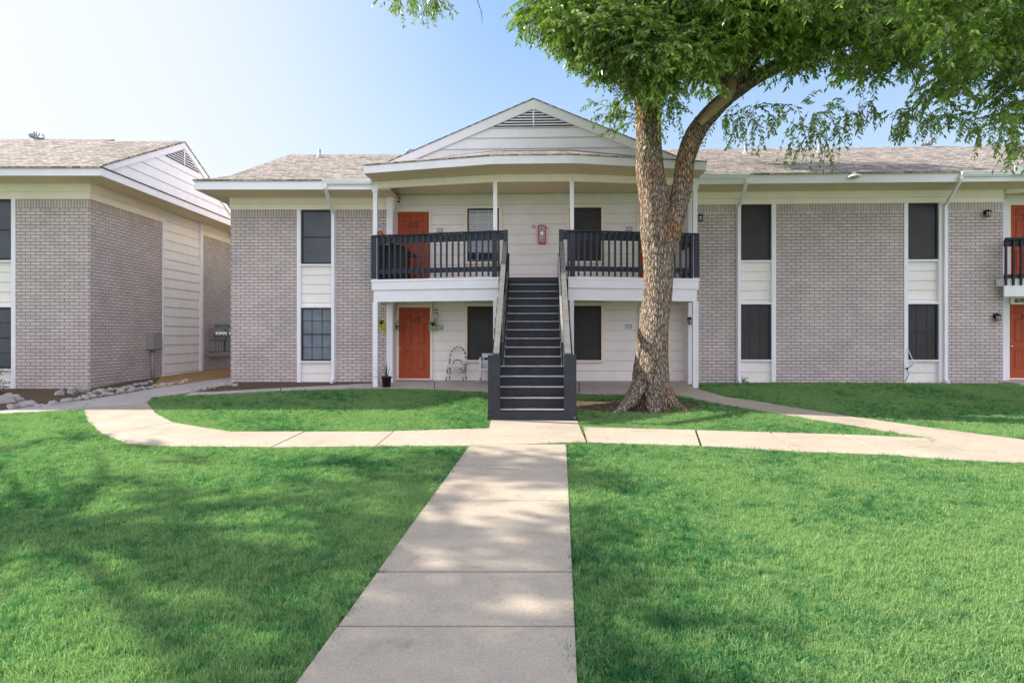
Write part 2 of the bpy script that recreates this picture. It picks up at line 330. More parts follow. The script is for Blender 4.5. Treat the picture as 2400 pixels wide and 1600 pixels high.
# ------------------------------------------------------------------ ground, paths, beds
POLYS=[]      # no-grass areas (world xy)
def ground():
    xs=np.unique(np.concatenate([np.arange(-90,-20,10),np.arange(-20,20,.4),np.arange(20,91,10)]))
    ys=np.unique(np.concatenate([np.arange(-40,0,5),np.arange(0,26,.35),np.arange(26,60,5),np.arange(60,301,30)]))
    X,Y=np.meshgrid(xs,ys); Z=g(X,Y)-.012
    v=np.stack([X.ravel(),Y.ravel(),Z.ravel()],1).tolist(); nx=len(xs)
    f=[(j*nx+i,j*nx+i+1,(j+1)*nx+i+1,(j+1)*nx+i) for j in range(len(ys)-1) for i in range(nx-1)]
    b=MB(); b.add(v,f,0,True); o=b.build('ground',M['turf']); tag(o,kind='structure')
ground()
def strip(name, rows, joints, mat, lift, thick=.06, gap=.012, sub=4, world=False, kind='structure', wob=0.0):
    """rows: pairs of ground points (side a, side b); slabs split at the row indices in joints"""
    pts=[((P(*a),P(*b)) if not world else (a,b)) for a,b in rows]
    POLYS.append([p[0] for p in pts]+[p[1] for p in pts][::-1])
    m=MB(); js=sorted(set([0,len(pts)-1]+list(joints)))
    for j0,j1 in zip(js[:-1],js[1:]):
        sec=[]
        for i in range(j0,j1):
            (a0,b0),(a1,b1)=pts[i],pts[i+1]
            for k in range(sub):
                t=k/sub; sec.append(((a0[0]+(a1[0]-a0[0])*t,a0[1]+(a1[1]-a0[1])*t),(b0[0]+(b1[0]-b0[0])*t,b0[1]+(b1[1]-b0[1])*t)))
        sec.append(pts[j1])
        sec=[list(map(list,s)) for s in sec]
        for e,nb,real in ((0,1,j0),(-1,-2,j1)):     # open a joint at inner ends
            if real not in (0,len(pts)-1):
                for q in (0,1):
                    dx=sec[nb][q][0]-sec[e][q][0]; dy=sec[nb][q][1]-sec[e][q][1]; L=math.hypot(dx,dy) or 1
                    sec[e][q][0]+=dx/L*gap; sec[e][q][1]+=dy/L*gap
        na=5; vs=[]; fs_=[]
        tilt=random.uniform(-1,1)*.004
        for (a,b_) in sec:
            for k in range(na):
                t=k/(na-1); x=a[0]+(b_[0]-a[0])*t; y=a[1]+(b_[1]-a[1])*t
                if wob and k in (0,na-1): x+=random.uniform(-wob,wob); y+=random.uniform(-wob,wob)
                vs.append((x,y,float(g(x,y))+lift+tilt))
        n=len(sec)
        for i in range(n-1):
            for k in range(na-1): fs_.append((i*na+k,i*na+k+1,(i+1)*na+k+1,(i+1)*na+k))
        o=len(vs); vs+= [(x,y,z-thick) for (x,y,z) in vs]
        ring=[i*na for i in range(n)]+[(n-1)*na+k for k in range(1,na)]+[i*na+na-1 for i in range(n-2,-1,-1)]+[k for k in range(na-2,0,-1)]
        for i in range(len(ring)):
            a=ring[i]; b2=ring[(i+1)%len(ring)]; fs_.append((a,b2,b2+o,a+o))
        m.add(vs,fs_)
    o=m.build(name,mat); tag(o,kind=kind); return o
def cl(y): return 690+.718*(1568-y)
def cr(y): return 1325-.0456*(1568-y)
ys=[1024,1072.9,1155.7,1320.8,1448,1750,2400]
strip('path',[((cl(y),y),(cr(y),y)) for y in ys],[1,2,3,4,5],M['path'],.030,gap=.013)
strip('path',[((1128,968),(1325,968)),((1113,1026),(1346,1019))],[],M['path'],.034)
strip('path',[((1124,986),(1113,1027)),((905,993),(862,1028)),((700,993.5),(622,1030)),((534,994),(379,1028)),((455,982),(292,1021.5)),
  ((398,972),(238,1000)),((356,950),(201,968)),((337,925),(192.5,938.7))],[1,2,3,5],M['path'],.026,gap=.012)
gp=[((337,926),(193,939)),((350,914),(212,917.6)),((400,909),(270,908)),((445,901),(340,896.5)),((490,891),(430,883)),((533,880.5),(522,870))]
gw=[(P(*a),P(*b)) for a,b in gp]
gw.append(((-8.35,20.5),(-9.25,20.5))); gw.append(((-8.3,26),(-9.3,26)))
strip('path',gw,[3],M['slab'],.022,world=True)
strip('path',[((440,902),(420,910.5)),((500,900),(500,906.5)),((645,892),(645,898.5)),((855,881),(855,892.8))],[2],M['slab'],.018)
strip('path',[((-500,958),(-500,968)),((0,945),(0,951)),((100,931),(100,946)),((212,917.6),(190,940))],[],M['slab'],.014)
strip('porch_slab',[((896,868.5),(856,892.5)),((998,868.5),(998,895.8)),((1121,868.5),(1121,901.8)),((1330,870),(1330,906)),((1440,871.5),(1440,908)),((1562,873),(1552,909))],[1,3],M['slab'],.012)
strip('path',[((1562,874),(1551.5,908.8)),((1597,894),(1580,914.5)),((1666,913),(1651,929)),((1731,921.5),(1725,941)),((1822,937),(1790,951.5)),((1980,961.5),(1912,972.5)),((2075,975.5),(2020,989)),((2106,980),(2131,1008.7))],[2,5],M['path'],.022,gap=.004)
strip('path',[((1340,983),(1350,1019)),((1598,990),(1611,1027.5)),((1770,995),(1830,1040)),((1936,1000),(2046,1048)),((2131,1009),(2176,1058.7))],[1,2,3],M['path'],.026,gap=.02)
strip('path',[((2106,980),(2176,1058.7)),((2352,1012),(2352,1067)),((2700,1058),(2700,1090)),((3200,1120),(3200,1130))],[],M['path'],.018)
strip('soil_bed',[((-400,906),(-400,958)),((0,893),(0,944.8)),((207,889),(212,917.4)),((300,873),(300,903)),((372,862),(352,894))],[],M['soil'],.010,sub=6,wob=.03)
strip('soil_bed',[((372,862),(350,894.5)),((455,851),(430,882.6)),((500,846),(522,869.8))],[],M['mulch'],.014,sub=6,wob=.03)
bw=[((-10.95,22.2),(-9.3,22.2)),((-10.95,26),(-9.3,26))]; a0=P(500,846); b0=P(522,869.8)
strip('soil_bed',[(a0,b0),((-10.9,20.8),(-9.25,20.8))]+bw,[],M['mulch'],.006,world=True)
strip('soil_bed',[((530,876),(446,902)),((560,877),(540,897.6)),((645,877),(645,892)),((770,877),(770,886)),((858,876),(858,880.6))],[],M['soil'],.010,sub=6,wob=.03)
# bare soil round the tree foot and along the right wing
def blob(name, cx, cy, rx, ry, mat, lift, amp=.25, seed=0, ang=0):
    n=56; ring=[]
    for k in range(n):
        a=2*math.pi*k/n; r=1+amp*(noise.noise(Vector((math.cos(a)*1.7+seed,math.sin(a)*1.7,seed)))+.5*noise.noise(Vector((math.cos(a)*5+seed,math.sin(a)*5,seed))))
        x=rx*r*math.cos(a); y=ry*r*math.sin(a); ring.append((cx+x*math.cos(ang)-y*math.sin(ang),cy+x*math.sin(ang)+y*math.cos(ang)))
    POLYS.append(ring); m=MB(); vs=[]; fs_=[]
    for j,q in enumerate((0.0,.35,.7,1.0)):
        for (x,y) in ring: X=cx+(x-cx)*q; Y=cy+(y-cy)*q; vs.append((X,Y,float(g(X,Y))+lift*(1 if q<1 else .2)))
    for j in range(3):
        for k in range(n): fs_.append((j*n+k,j*n+(k+1)%n,(j+1)*n+(k+1)%n,(j+1)*n+k))
    m.add(vs,fs_,0,True); o=m.build(name,mat); tag(o,kind='structure'); return o
blob('soil_patch',2.35,12.95,1.85,.80,M['soil'],.004,.35,3)
q=[(5.3,16.36),(7.0,16.31),(9,16.24),(11,16.16),(12.9,16.1)]
strip('soil_bed',[((x,y),(x,y-.16-.06*math.sin(x*2))) for x,y in q],[],M['soil'],.006,world=True,sub=5,wob=.02)

# ------------------------------------------------------------------ building helpers (mesh in x: along, y: depth, z: up)
def siding(m, x0,x1,y,z0,z1,board=.287,lap=.014,mi=0, axis='x', sgn=1, start=None):
    """lapped boards whose lower edge stands proud; axis 'x': wall runs along x facing -y ; 'y': runs along y facing +x"""
    z=z1 if start is None else start
    first=True
    while z>z0+1e-4:
        zb=max(z0,z-board)
        if axis=='x': vs=[(x0,y-lap,zb),(x1,y-lap,zb),(x1,y,z),(x0,y,z),(x0,y,zb),(x1,y,zb)]
        else: vs=[(y+lap*sgn,x0,zb),(y+lap*sgn,x1,zb),(y,x1,z),(y,x0,z),(y,x0,zb),(y,x1,zb)]
        m.add(vs,[(0,1,2,3),(4,5,1,0)],mi)
        if zb>z0+.01:      # open joint under each board
            if axis=='x': m.add([(x0,y-lap-.0012,zb-.004),(x1,y-lap-.0012,zb-.004),(x1,y-lap-.0012,zb+.005),(x0,y-lap-.0012,zb+.005)],[(0,1,2,3)],1)
            else: m.add([(y+lap+.0012,x0,zb-.004),(y+lap+.0012,x1,zb-.004),(y+lap+.0012,x1,zb+.005),(y+lap+.0012,x0,zb+.005)],[(0,1,2,3)],1)
        z=zb
def window(root, Mx, x0,x1,z0,z1,y, kind='dark', trim=None, name='window', rows=4, cols=3):
    """recess frame part with pane, screen rail and muntins as sub-parts"""
    t=.035; m=MB()
    if kind=="dark" and z0>1.5: rows=cols=1
    m.box(x0,x0+t,y-.03,y+.05,z0,z1); m.box(x1-t,x1,y-.03,y+.05,z0,z1); m.box(x0+t,x1-t,y-.03,y+.05,z1-t,z1); m.box(x0+t,x1-t,y-.03,y+.05,z0,z0+t)
    f=m.build(name,M['mesh'],root,Mx)
    pm={'dark':M['screen'],'blue':M['screenb'],'glass':M['pane'],'pale':M['screenp']}[kind]
    MB().box(x0+t,x1-t,y+.005,y+.03,z0+t,z1-t).build('pane',pm,f,Mx)
    zm=(z0+z1)/2
    mm=MB(); mm.box(x0+t,x1-t,y-.006,y+.003,zm-.018,zm+.018)
    if kind!='none':
        for r in range(1,rows):
            zz=z0+(z1-z0)*r/rows
            if abs(zz-zm)>.05: mm.box(x0+t,x1-t,y-.002,y+.002,zz-.009,zz+.009)
        for c in range(1,cols):
            xx=x0+(x1-x0)*c/cols; mm.box(xx-.009,xx+.009,y-.003,y+.001,z0+t,z1-t)
    mm.build('muntin',M['mesh'] if kind!='glass' else M['blind'],f,Mx)
    if trim:
        w=trim; q=MB(); q.box(x0-w,x0,y-.07,y+.03,z0-.0,z1); q.box(x1,x1+w,y-.07,y+.03,z0,z1); q.box(x0-w,x1+w,y-.072,y+.03,z1,z1+w)
        q.box(x0-w-.02,x1+w+.02,y-.10,y+.03,z0-.06,z0); q.build('casing',M['cream'],f,Mx)
    return f
def door(root, Mx, x0,x1,z0,z1,y, number, knob_left=True, numdark=True):
    """six-panel door"""
    m=MB(); m.box(x0,x1,y,y+.05,z0,z1); w=x1-x0; h=z1-z0
    d=m.build('door',M['door'],root,Mx)
    pn=MB()
    for cx in (.30,.70):
        for a,b in ((.86,.95),(.485,.795),(.13,.385)):
            xa=x0+w*(cx-.12); xb=x0+w*(cx+.12); za=z0+h*a; zb=z0+h*b; i=.018
            pn.add([(xa,y-.003,za),(xb,y-.003,za),(xb,y-.003,zb),(xa,y-.003,zb),(xa+i,y-.022,za+i),(xb-i,y-.022,za+i),(xb-i,y-.022,zb-i),(xa+i,y-.022,zb-i),
                    (xa+2.2*i,y-.008,za+2.2*i),(xb-2.2*i,y-.008,za+2.2*i),(xb-2.2*i,y-.008,zb-2.2*i),(xa+2.2*i,y-.008,zb-2.2*i)],
                   [(0,1,5,4),(1,2,6,5),(2,3,7,6),(3,0,4,7),(4,5,9,8),(5,6,10,9),(6,7,11,10),(7,4,8,11),(8,9,10,11)])
    pn.build('door_panel',M['door'],d,Mx)
    kx=x0+w*.06 if knob_left else x1-w*.06
    for nm,zz,r in (('knob',z0+h*.425,.032),('deadbolt',z0+h*.50,.026)):
        k=MB(); k.tube([(kx,y,zz),(kx,y-.012,zz),(kx,y-.02,zz),(kx,y-.05,zz),(kx,y-.065,zz),(kx,y-.075,zz)],[r,r,r*.45,r*.5,r*.95,r*.4] if nm=='knob' else [r,r,r*.9,r*.5,r*.4,r*.2],12)
        k.build(nm,M['chrome'],d,Mx)
    text('door_number',number,.20,M['black'],d,Mx,((x0+x1)/2,y-.012,z0+h*.82),.004,shear=.2)
    c=MB(); t=.07
    c.box(x0-t,x0,y-.05,y+.05,z0,z1); c.box(x1,x1+t,y-.05,y+.05,z0,z1); c.box(x0-t,x1+t,y-.052,y+.05,z1,z1+t)
    c.box(x0-t,x1+t,y-.08,y+.05,z0-.035,z0)
    c.build('door_frame',M['cream'],root,Mx)
    return d
def gutter(root, Mx, x0,x1,y,z, name='gutter'):
    m=MB(); m.prism([(y,z-.12),(y,z),(y-.12,z),(y-.13,z-.02),(y-.105,z-.035),(y-.10,z-.075),(y-.07,z-.12)],'x',x0,x1)
    return m.build(name,M['white'],root,Mx)
def downspout(root, Mx, pts, w=.085, d=.06):
    m=MB()
    for a,b in zip(pts[:-1],pts[1:]): m.beam(a,b,w,d,up=(0,1,0) if abs(b[2]-a[2])>abs(b[0]-a[0]) else (0,0,1))
    return m.build('downspout',M['white'],root,Mx)
def turbine(root, Mx, c, r=.17, h=.2):
    m=MB(); n=14
    m.tube([(c[0],c[1],c[2]-.25),(c[0],c[1],c[2])],r*.6,14)
    for k in range(n):
        a=2*math.pi*k/n
        pts=[(c[0]+r*math.sin(t*math.pi)**.5*math.cos(a+t*.6),c[1]+r*math.sin(t*math.pi)**.5*math.sin(a+t*.6),c[2]+h*(1-math.cos(t*math.pi))/2) for t in (.1,.3,.5,.7,.9)]
        m.tube(pts,.022,5)
    return m.build('roof_turbine',M['metal'],root,Mx)

# ------------------------------------------------------------------ main building
B=empty('apartment_building',(0.5,16.8,-1.35),'two-storey grey brick apartment block with a gabled porch, red doors and an outside staircase','building')
yb=16.8
def LX(px): return (px-CX)*yb/FOC
def LZ(py): return (CY-py)*yb/FOC
zt=3.51; zbot=-1.55
def wall_brick(segs, y0, y1, z0, z1, Mx, parent, nm='brick_wall'):
    m=MB()
    for x0,x1 in segs:
        m.box(x0,x1,y0,y1,z0,z1-.205,0); m.box(x0,x1,y0-.0015,y1,z1-.2045,z1,1)
    return m.build(nm,[M['brick'],M['soldier']],parent,Mx)
Lb=(LX(530),LX(684)); Lb2=(LX(771),LX(897))
wall_brick([Lb,Lb2],yb,24.6,zbot,zt,ID,B)
# bay of siding and windows on the left wing
def bay(Mx, xa, xb, wx0, wx1, y, zs, ztop, parent):
    zu,zl1,zl0=zs
    m=MB(); m.box(xa,xb,y+.13,y+.4,zbot,ztop,0)
    siding(m,wx0-.01,wx1+.01,y+.10,zl1+.06,zu-.045,.26)
    siding(m,wx0-.01,wx1+.01,y+.10,zbot,zl0-.06,.30)
    m.build('panel_siding',[M['siding'],M['joint']],parent,Mx)
    t=MB(); t.box(xa,wx0,y-.02,y+.14,zbot,ztop); t.box(wx1,xb,y-.022,y+.14,zbot,ztop)
    t.box(wx0,wx1,y-.01,y+.12,zu-.05,zu-.005); t.box(wx0,wx1,y-.015,y+.12,zl1+.005,zl1+.055); t.box(wx0,wx1,y-.01,y+.12,zl0-.055,zl0-.01)
    t.build('bay_trim',M['white'],parent,Mx)
bay(ID,LX(682.5),LX(771),LX(691),LX(762.5),yb,(LZ(606),LZ(707),LZ(828)),zt,B)
window(B,ID,LX(691.5),LX(762),LZ(605.5),zt-.01,yb+.06,'blue',rows=1,cols=1)
window(B,ID,LX(691.5),LX(762),LZ(828),LZ(707),yb+.06,'pale',rows=4,cols=3)
# frieze, soffit, fascia, roof of the left wing
ye=15.8; xe=-8.44
m=MB(); m.box(LX(529),LX(906),yb-.025,yb+.3,zt+.002,3.66); m.box(LX(529)-.01,LX(906),yb-.035,yb+.3,3.665,3.845); m.build('frieze_board',M['cream'],B)
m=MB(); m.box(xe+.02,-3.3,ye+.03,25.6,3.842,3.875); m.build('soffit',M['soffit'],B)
m=MB(); m.box(xe,-3.6,ye,ye+.028,3.835,4.06); m.box(xe,xe+.028,ye+.03,25.6,3.835,4.06); m.build('fascia',M['white'],B)
zr=6.23; yr=20.7; xg=-7.75
def thick_roof(m, quads, th=.05):
    for qd in quads:
        m.add([tuple(p) for p in qd]+[(p[0],p[1],p[2]-th) for p in qd],[tuple(range(len(qd))),tuple(range(2*len(qd)-1,len(qd)-1,-1))]+[(i,(i+1)%len(qd),(i+1)%len(qd)+len(qd),i+len(qd)) for i in range(len(qd))])
e0=4.10
def zroof(y): return e0+(zr-e0)*(y-(ye-.03))/(yr-(ye-.03))
m=MB(); thick_roof(m,[[(xe-.03,ye-.03,e0),(0.2,ye-.03,e0),(0.2,yr,zr),(xg,yr,zr),(xg,ye+.42,zroof(ye+.42))],[(xg,yr,zr),(0.2,yr,zr),(0.2,25.7,e0),(xg,25.7,e0)],
    [(xe-.03,ye-.03,e0),(xg,ye+.42,zroof(ye+.42)),(xg,25.2,zroof(ye+.42)),(xe-.03,25.7,e0)]])
roofL=m.build('roof',M['shingle'],B)
m=MB(); m.prism([(ye+.45,4.1),(25.2,4.1),(25.2,zroof(ye+.42)),(yr,zr-.06),(ye+.45,zroof(ye+.42)-.04)],'x',xg+.03,xg+.08); m.build('gable_end',M['siding'],B)
def vent_pipe(parent,Mx,c,h,r=.04):
    m=MB(); m.lathe([(r*3,-.06),(r*2.2,0),(r*1.15,.07),(r,.08),(r,h),(r*.8,h),(r*.8,h-.05)],c,14); return m.build('vent_pipe',M['metal'],parent,Mx)
y0v=20.05; vent_pipe(roofL,ID,at(734,363,y0v)[:2]+(zroof(y0v)+.0,),.26,.045)
turbine(roofL,ID,(at(943,352,yr)[0],yr,zr+.02),.14,.14)
gutter(B,ID,LX(741)*(ye/yb)+.02,-3.75,ye,4.075)
dx0=(746.5-CX)*(ye-.08)/FOC; dx1=LX(766.5)
downspout(B,ID,[(dx0,ye-.06,3.98),(dx0,ye-.06,3.86),(dx1,yb-.07,3.40),(dx1,yb-.07,-1.22),(dx1+.02,yb-.28,-1.30)])

# --- right wing (frame F, brick plane d=0)
rz=3.565
segs=[(fs(1560,0),fs(1691,0)),(fs(1782,0),fs(2076,0)),(fs(2172,0),fs(2304,0))]
wall_brick([(4.35,segs[0][1]),segs[1],segs[2]],0,7.8,zbot,rz,FM,B)
for (a,b,w0,w1) in ((1691,1782,1700,1772),(2076,2172,2085,2156)):
    bay(FM,fs(a,0),fs(b,0),fs(w0,0),fs(w1,0),0,(2.05,.84,-.65),rz,B)
    window(B,FM,fs(w0+.5,0),fs(w1-.5,0),2.055,rz-.01,.06,'dark')
    window(B,FM,fs(w0+.5,0),fs(w1-.5,0),-.65,.84,.06,'dark')
sR=fs(2304,0); SE=sR+9
m=MB(); m.box(4.2,sR,-.025,.3,rz+.002,3.72); m.box(4.2,sR,-.035,.3,3.725,3.905); m.build('frieze_board',M['cream'],B,FM)
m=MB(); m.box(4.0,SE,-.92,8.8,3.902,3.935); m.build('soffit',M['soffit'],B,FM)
m=MB(); m.box(4.1,SE,-.95,-.922,3.895,4.12); m.build('fascia',M['white'],B,FM)
rzr=6.30; rdr=3.95; re0=4.16
m=MB(); thick_roof(m,[[(-.6,-.98,re0),(SE,-.98,re0),(SE,rdr,rzr),(-.6,rdr,rzr)],[(-.6,rdr,rzr),(SE,rdr,rzr),(SE,8.9,re0),(-.6,8.9,re0)]])
roofR=m.build('roof',M['shingle'],B,FM)
def zrr(d): return re0+(rzr-re0)*(d+.98)/(rdr+.98)
for px,d,h in ((1712.5,2.7,.36),(1881.5,2.9,.44)):
    vent_pipe(roofR,FM,(fs(px,d),d,zrr(d)),h,.05)
turbine(roofR,FM,(fs(2129,rdr),rdr,rzr+.03),.17,.15)
gutter(B,FM,4.25,fs(1720,-.95),-.95,4.13); gutter(B,FM,fs(2204,-.95),SE,-.95,4.13)
for pa,pb in ((1715,1695.5),(2207,2168)):
    xa=fs(pa,-1.0); xb=fs(pb,0)
    downspout(B,FM,[(xa,-1.0,4.03),(xa,-1.0,3.93),(xb,-.07,3.48),(xb,-.07,-1.2),(xb-.02,-.22,-1.27)])

# --- porch walls
dw=.57
sl=fs(899,dw)-.02
m=MB(); m.box(-4.1,4.4,dw+.02,7.8,zbot,4.1); siding(m,-4.05,4.38,dw,1.45,4.03,.287); siding(m,-4.05,4.38,dw,-1.40,1.0,.287); m.build('porch_wall',[M['siding'],M['joint']],B,FM)
MB().box(-4.10,-3.93,-.02,dw+.1,-1.5,3.9).build('corner_board',M['white'],B,FM); MB().box(4.22,4.38,-.03,dw+.1,-1.5,3.9).build('corner_board',M['white'],B,FM)
zd0=-1.235; zu0=1.505
for a,b,k in ((914,986.5,'3'),(1468,1540,'4')):
    x0=fs(a,dw); x1=fs(b,dw)
    door(B,FM,x0,x1,zu0,zu0+2.035,dw-.03,'22'+k); 
for a,b,k in ((917,989,'3'),(1472,1534,'4')):
    x0=fs(a,dw); x1=fs(b,dw); door(B,FM,x0,x1,zd0,zd0+2.035,dw-.03,'12'+k)
x0=fs(1074,dw);x1=fs(1146.5,dw)
wl=window(B,FM,x0,x1,2.10,3.62,dw-.03,'glass',trim=.085,rows=4,cols=3)
bl=MB()
for i in range(9): bl.box(x0+.04,x1-.04,dw-.027,dw-.026,3.53-i*.07,3.575-i*.07)
bl.build('blind',M['blind'],wl,FM)
window(B,FM,x0,x1,-.70,.83,dw-.03,'dark',trim=.085)
x0=fs(1307,dw);x1=fs(1380.5,dw)
window(B,FM,x0,x1,2.10,3.62,dw-.03,'dark',trim=.085); window(B,FM,x0,x1,-.70,.84,dw-.03,'dark',trim=.085)
# --- porch deck, beams, posts
cor=4.18; mid=.965; dc=-.86; dm=-1.44
def poly_offset(off):
    return [(-cor-off,.55),(-cor-off,dc-off),(-mid-.1*off,dm-off),(mid+.1*off,dm-off),(cor+off,dc-off),(cor+off,.55)]
m=MB()
m.prism([(-cor-.10,dw),(-cor-.10,dc-.10),(-.87,dm-.12),(-.87,dm+.06),(.87,dm+.06),(.87,dm-.12),(cor+.10,dc-.10),(cor+.10,dw)],'z',1.40,1.462); m.build('balcony_deck',M['white'],B,FM)
def run(m, a, b, w, z0, z1, mi=0): m.beam((a[0],a[1],(z0+z1)/2),(b[0],b[1],(z0+z1)/2),w,z1-z0,mi)
for s in (-1,1):
    m=MB()
    run(m,(s*(cor+.07),dc-.07),(s*.87,dm-.09),.03,1.19,1.44); m.box(s*(cor+.07)-.015,s*(cor+.07)+.015,dc-.06,dw,1.19,1.44)
    run(m,(s*(cor+.07),dc-.075),(s*.87,dm-.095),.05,1.405,1.445)
    m.build('deck_fascia',M['white'],B,FM)
for s in (-1,1):
    m=MB()
    run(m,(s*(cor+.03),dc-.0),(s*(mid-.10),dm),.10,.88,1.20); m.box(s*cor-.05,s*cor+.05,dc,dw,.88,1.20)
    m.build('deck_beam',M['white'],B,FM)
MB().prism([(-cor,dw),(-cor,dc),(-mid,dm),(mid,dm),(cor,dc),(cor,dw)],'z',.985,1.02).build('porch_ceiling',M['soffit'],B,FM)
m=MB()
for a,b in (((-cor,dc),(-mid,dm)),((-mid,dm),(mid,dm)),((mid,dm),(cor,dc))): run(m,(a[0]*1.004,a[1]),(b[0]*1.004,b[1]),.10,3.87,4.05)
for s in (-1,1): m.box(s*cor-.05,s*cor+.05,dc,.3,3.875,4.045)
m.build('roof_beam',M['cream'],B,FM)
for s in (-1,1):
    px_,py_=s*cor,dc
    MB().box(px_-.055,px_+.055,py_-.055,py_+.055,1.46,3.872).build('porch_post',M['white'],B,FM)
    m=MB(); m.box(px_-.06,px_+.06,py_-.06,py_+.06,-1.37,.882); m.box(px_+.04,px_+.075,py_-.075,py_-.04,-1.37,.882); m.build('porch_post',M['white'],B,FM)
    px_,py_=s*mid,dm
    MB().box(px_-.05,px_+.05,py_-.05,py_+.05,1.46,3.872).build('porch_post',M['white'],B,FM)
    MB().box(px_-.05,px_+.05,py_-.05,py_+.05,-1.42,.882).build('porch_post',M['white'],B,FM)
for s in (-1,1): MB().box(s*cor-.075,s*cor+.075,dc-.075,dc+.075,3.78,3.99).build('post_cap',M['white'],B,FM)
# --- porch roof
fc=[(-4.23,-1.70),(-.94,-2.41),(.94,-2.41),(4.23,-1.70)]
m=MB()
for a,b in zip(fc[:-1],fc[1:]): run(m,a,b,.03,4.05,4.24)
for s in (-1,1): m.box(s*4.23-.015,s*4.23+.015,-1.69,-.9,4.05,4.24)
m.build('porch_fascia',M['white'],B,FM)
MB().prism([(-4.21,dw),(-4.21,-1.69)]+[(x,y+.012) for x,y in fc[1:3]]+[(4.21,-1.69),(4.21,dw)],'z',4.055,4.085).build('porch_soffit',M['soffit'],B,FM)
gd=-1.14; ga=6.06
m=MB()
C=[(x*1.006,y-.03,4.27) for x,y in fc]; Cb=[(-3.75,gd+.05,4.50),(-.94,gd+.05,4.78),(.94,gd+.05,4.78),(3.75,gd+.05,4.50)]
thick_roof(m,[[C[i],C[i+1],Cb[i+1],Cb[i]] for i in range(3)],.03)
for s,i in ((-1,0),(1,3)): thick_roof(m,[[C[i],Cb[i],(s*4.30,gd+.05,4.275)][::-s]],.03)
m.build('porch_roof',M['shingle'],B,FM)
m=MB(); k=.42
for s in (-1,1): thick_roof(m,[[(0,gd-.08,ga+.018),(s*4.32,gd-.08,ga+.018-k*4.32),(s*4.32,5.0,ga+.018-k*4.32),(0,5.0,ga+.018)]],.022)
m.build('gable_roof',M['shinglex'],B,FM)
# gable face
m=MB(); zb=4.42
def tri_at(z): return (ga-.02-z)/k
z=ga-.05; lines=[5.33,5.08,4.80,4.44]
tops=[ga-.03]+lines[:-1]
for zt_,zb_ in zip(tops,lines):
    a=tri_at(zt_); b_=tri_at(zb_)
    m.add([(-b_,gd-.016,zb_),(b_,gd-.016,zb_),(a,gd,zt_),(-a,gd,zt_),(-b_,gd,zb_),(b_,gd,zb_)],[(0,1,2,3),(4,5,1,0)])
    m.add([(-b_,gd-.018,zb_-.006),(b_,gd-.018,zb_-.006),(b_-.02,gd-.018,zb_+.006),(-b_+.02,gd-.018,zb_+.006)],[(0,1,2,3)],1)
gab=m.build('gable',[M['white'],M['joint']],B,FM)
m=MB()
for s in (-1,1):
    x1=3.95
    m.prism([(0,ga),(s*x1,ga-k*x1),(s*x1,ga-k*x1-.23),(0,ga-.255)],'y',gd-.06,gd-.025)
m.build('rake_board',M['white'],B,FM)
m=MB(); m.prism([(-1.05,5.36),(1.05,5.36),(0,5.80)],'y',gd-.024,gd-.019,0); m.build('louver_back',M['groove'],gab,FM)
m=MB()
for i in range(6):
    z=5.385+i*.068; w=(5.80-z)/.42-.03
    if w>.05: m.add([(-w,gd-.050,z),(w,gd-.050,z),(w-.08,gd-.026,z+.040),(-w+.08,gd-.026,z+.040)],[(0,1,2,3)])
m.box(-.02,.02,gd-.058,gd-.045,5.37,5.80); m.build('louver',M['white'],gab,FM)
# --- balcony railings
def railing(s, name='balcony_railing'):
    base=MB(); zt_=2.595
    A=(s*(cor+.06),dc-.06); Bm=(s*(mid+.01),dm-.09); E=(s*.74,dm-.10)
    run(base,A,Bm,.13,zt_,zt_+.032); run(base,Bm,E,.13,zt_,zt_+.03)
    r=base.build(name,M['navy'],B,FM)
    rl=MB()
    for z0,z1 in ((2.40,2.585),(1.61,1.74)):
        run(rl,(A[0],A[1]+.05),(Bm[0],Bm[1]+.05),.035,z0,z1); run(rl,(Bm[0],Bm[1]+.05),(E[0],E[1]+.05),.035,z0,z1)
        rl.box(A[0]-s*.05-.018,A[0]-s*.05+.018,A[1]+.06,dw-.02,z0,z1)
    rl.box(A[0]-.06,A[0]+.06,A[1]+.06,dw-.02,zt_,zt_+.03)
    rl.build('rail_board',M['navy'],r,FM)
    n=21
    for i in range(n):
        t=i/n; x=A[0]+(Bm[0]-A[0])*t; y=A[1]+(Bm[1]-A[1])*t
        w0=(.04,.10)[::-s] if i==0 else (.024,.024); MB().box(x-w0[0],x+w0[1],y-.018,y+.022,1.49+random.uniform(-.008,.008),2.59).build('baluster',M['navy'],r,FM)
    for t in (0.0,.45):
        x=Bm[0]+(E[0]-Bm[0])*t; w=.065 if t==0 else .024
        MB().box(x-w,x+w,Bm[1]-.022,Bm[1]+.022,1.47,2.59).build('baluster',M['navy'],r,FM)
    for i in range(9):
        y=A[1]+.16+i*(dw-.1-A[1]-.16)/9
        MB().box(A[0]-.022+s*.01,A[0]+.022+s*.01,y-.024,y+.024,1.49,2.59).build('baluster',M['navy'],r,FM)
    return r
railing(-1); railing(1)
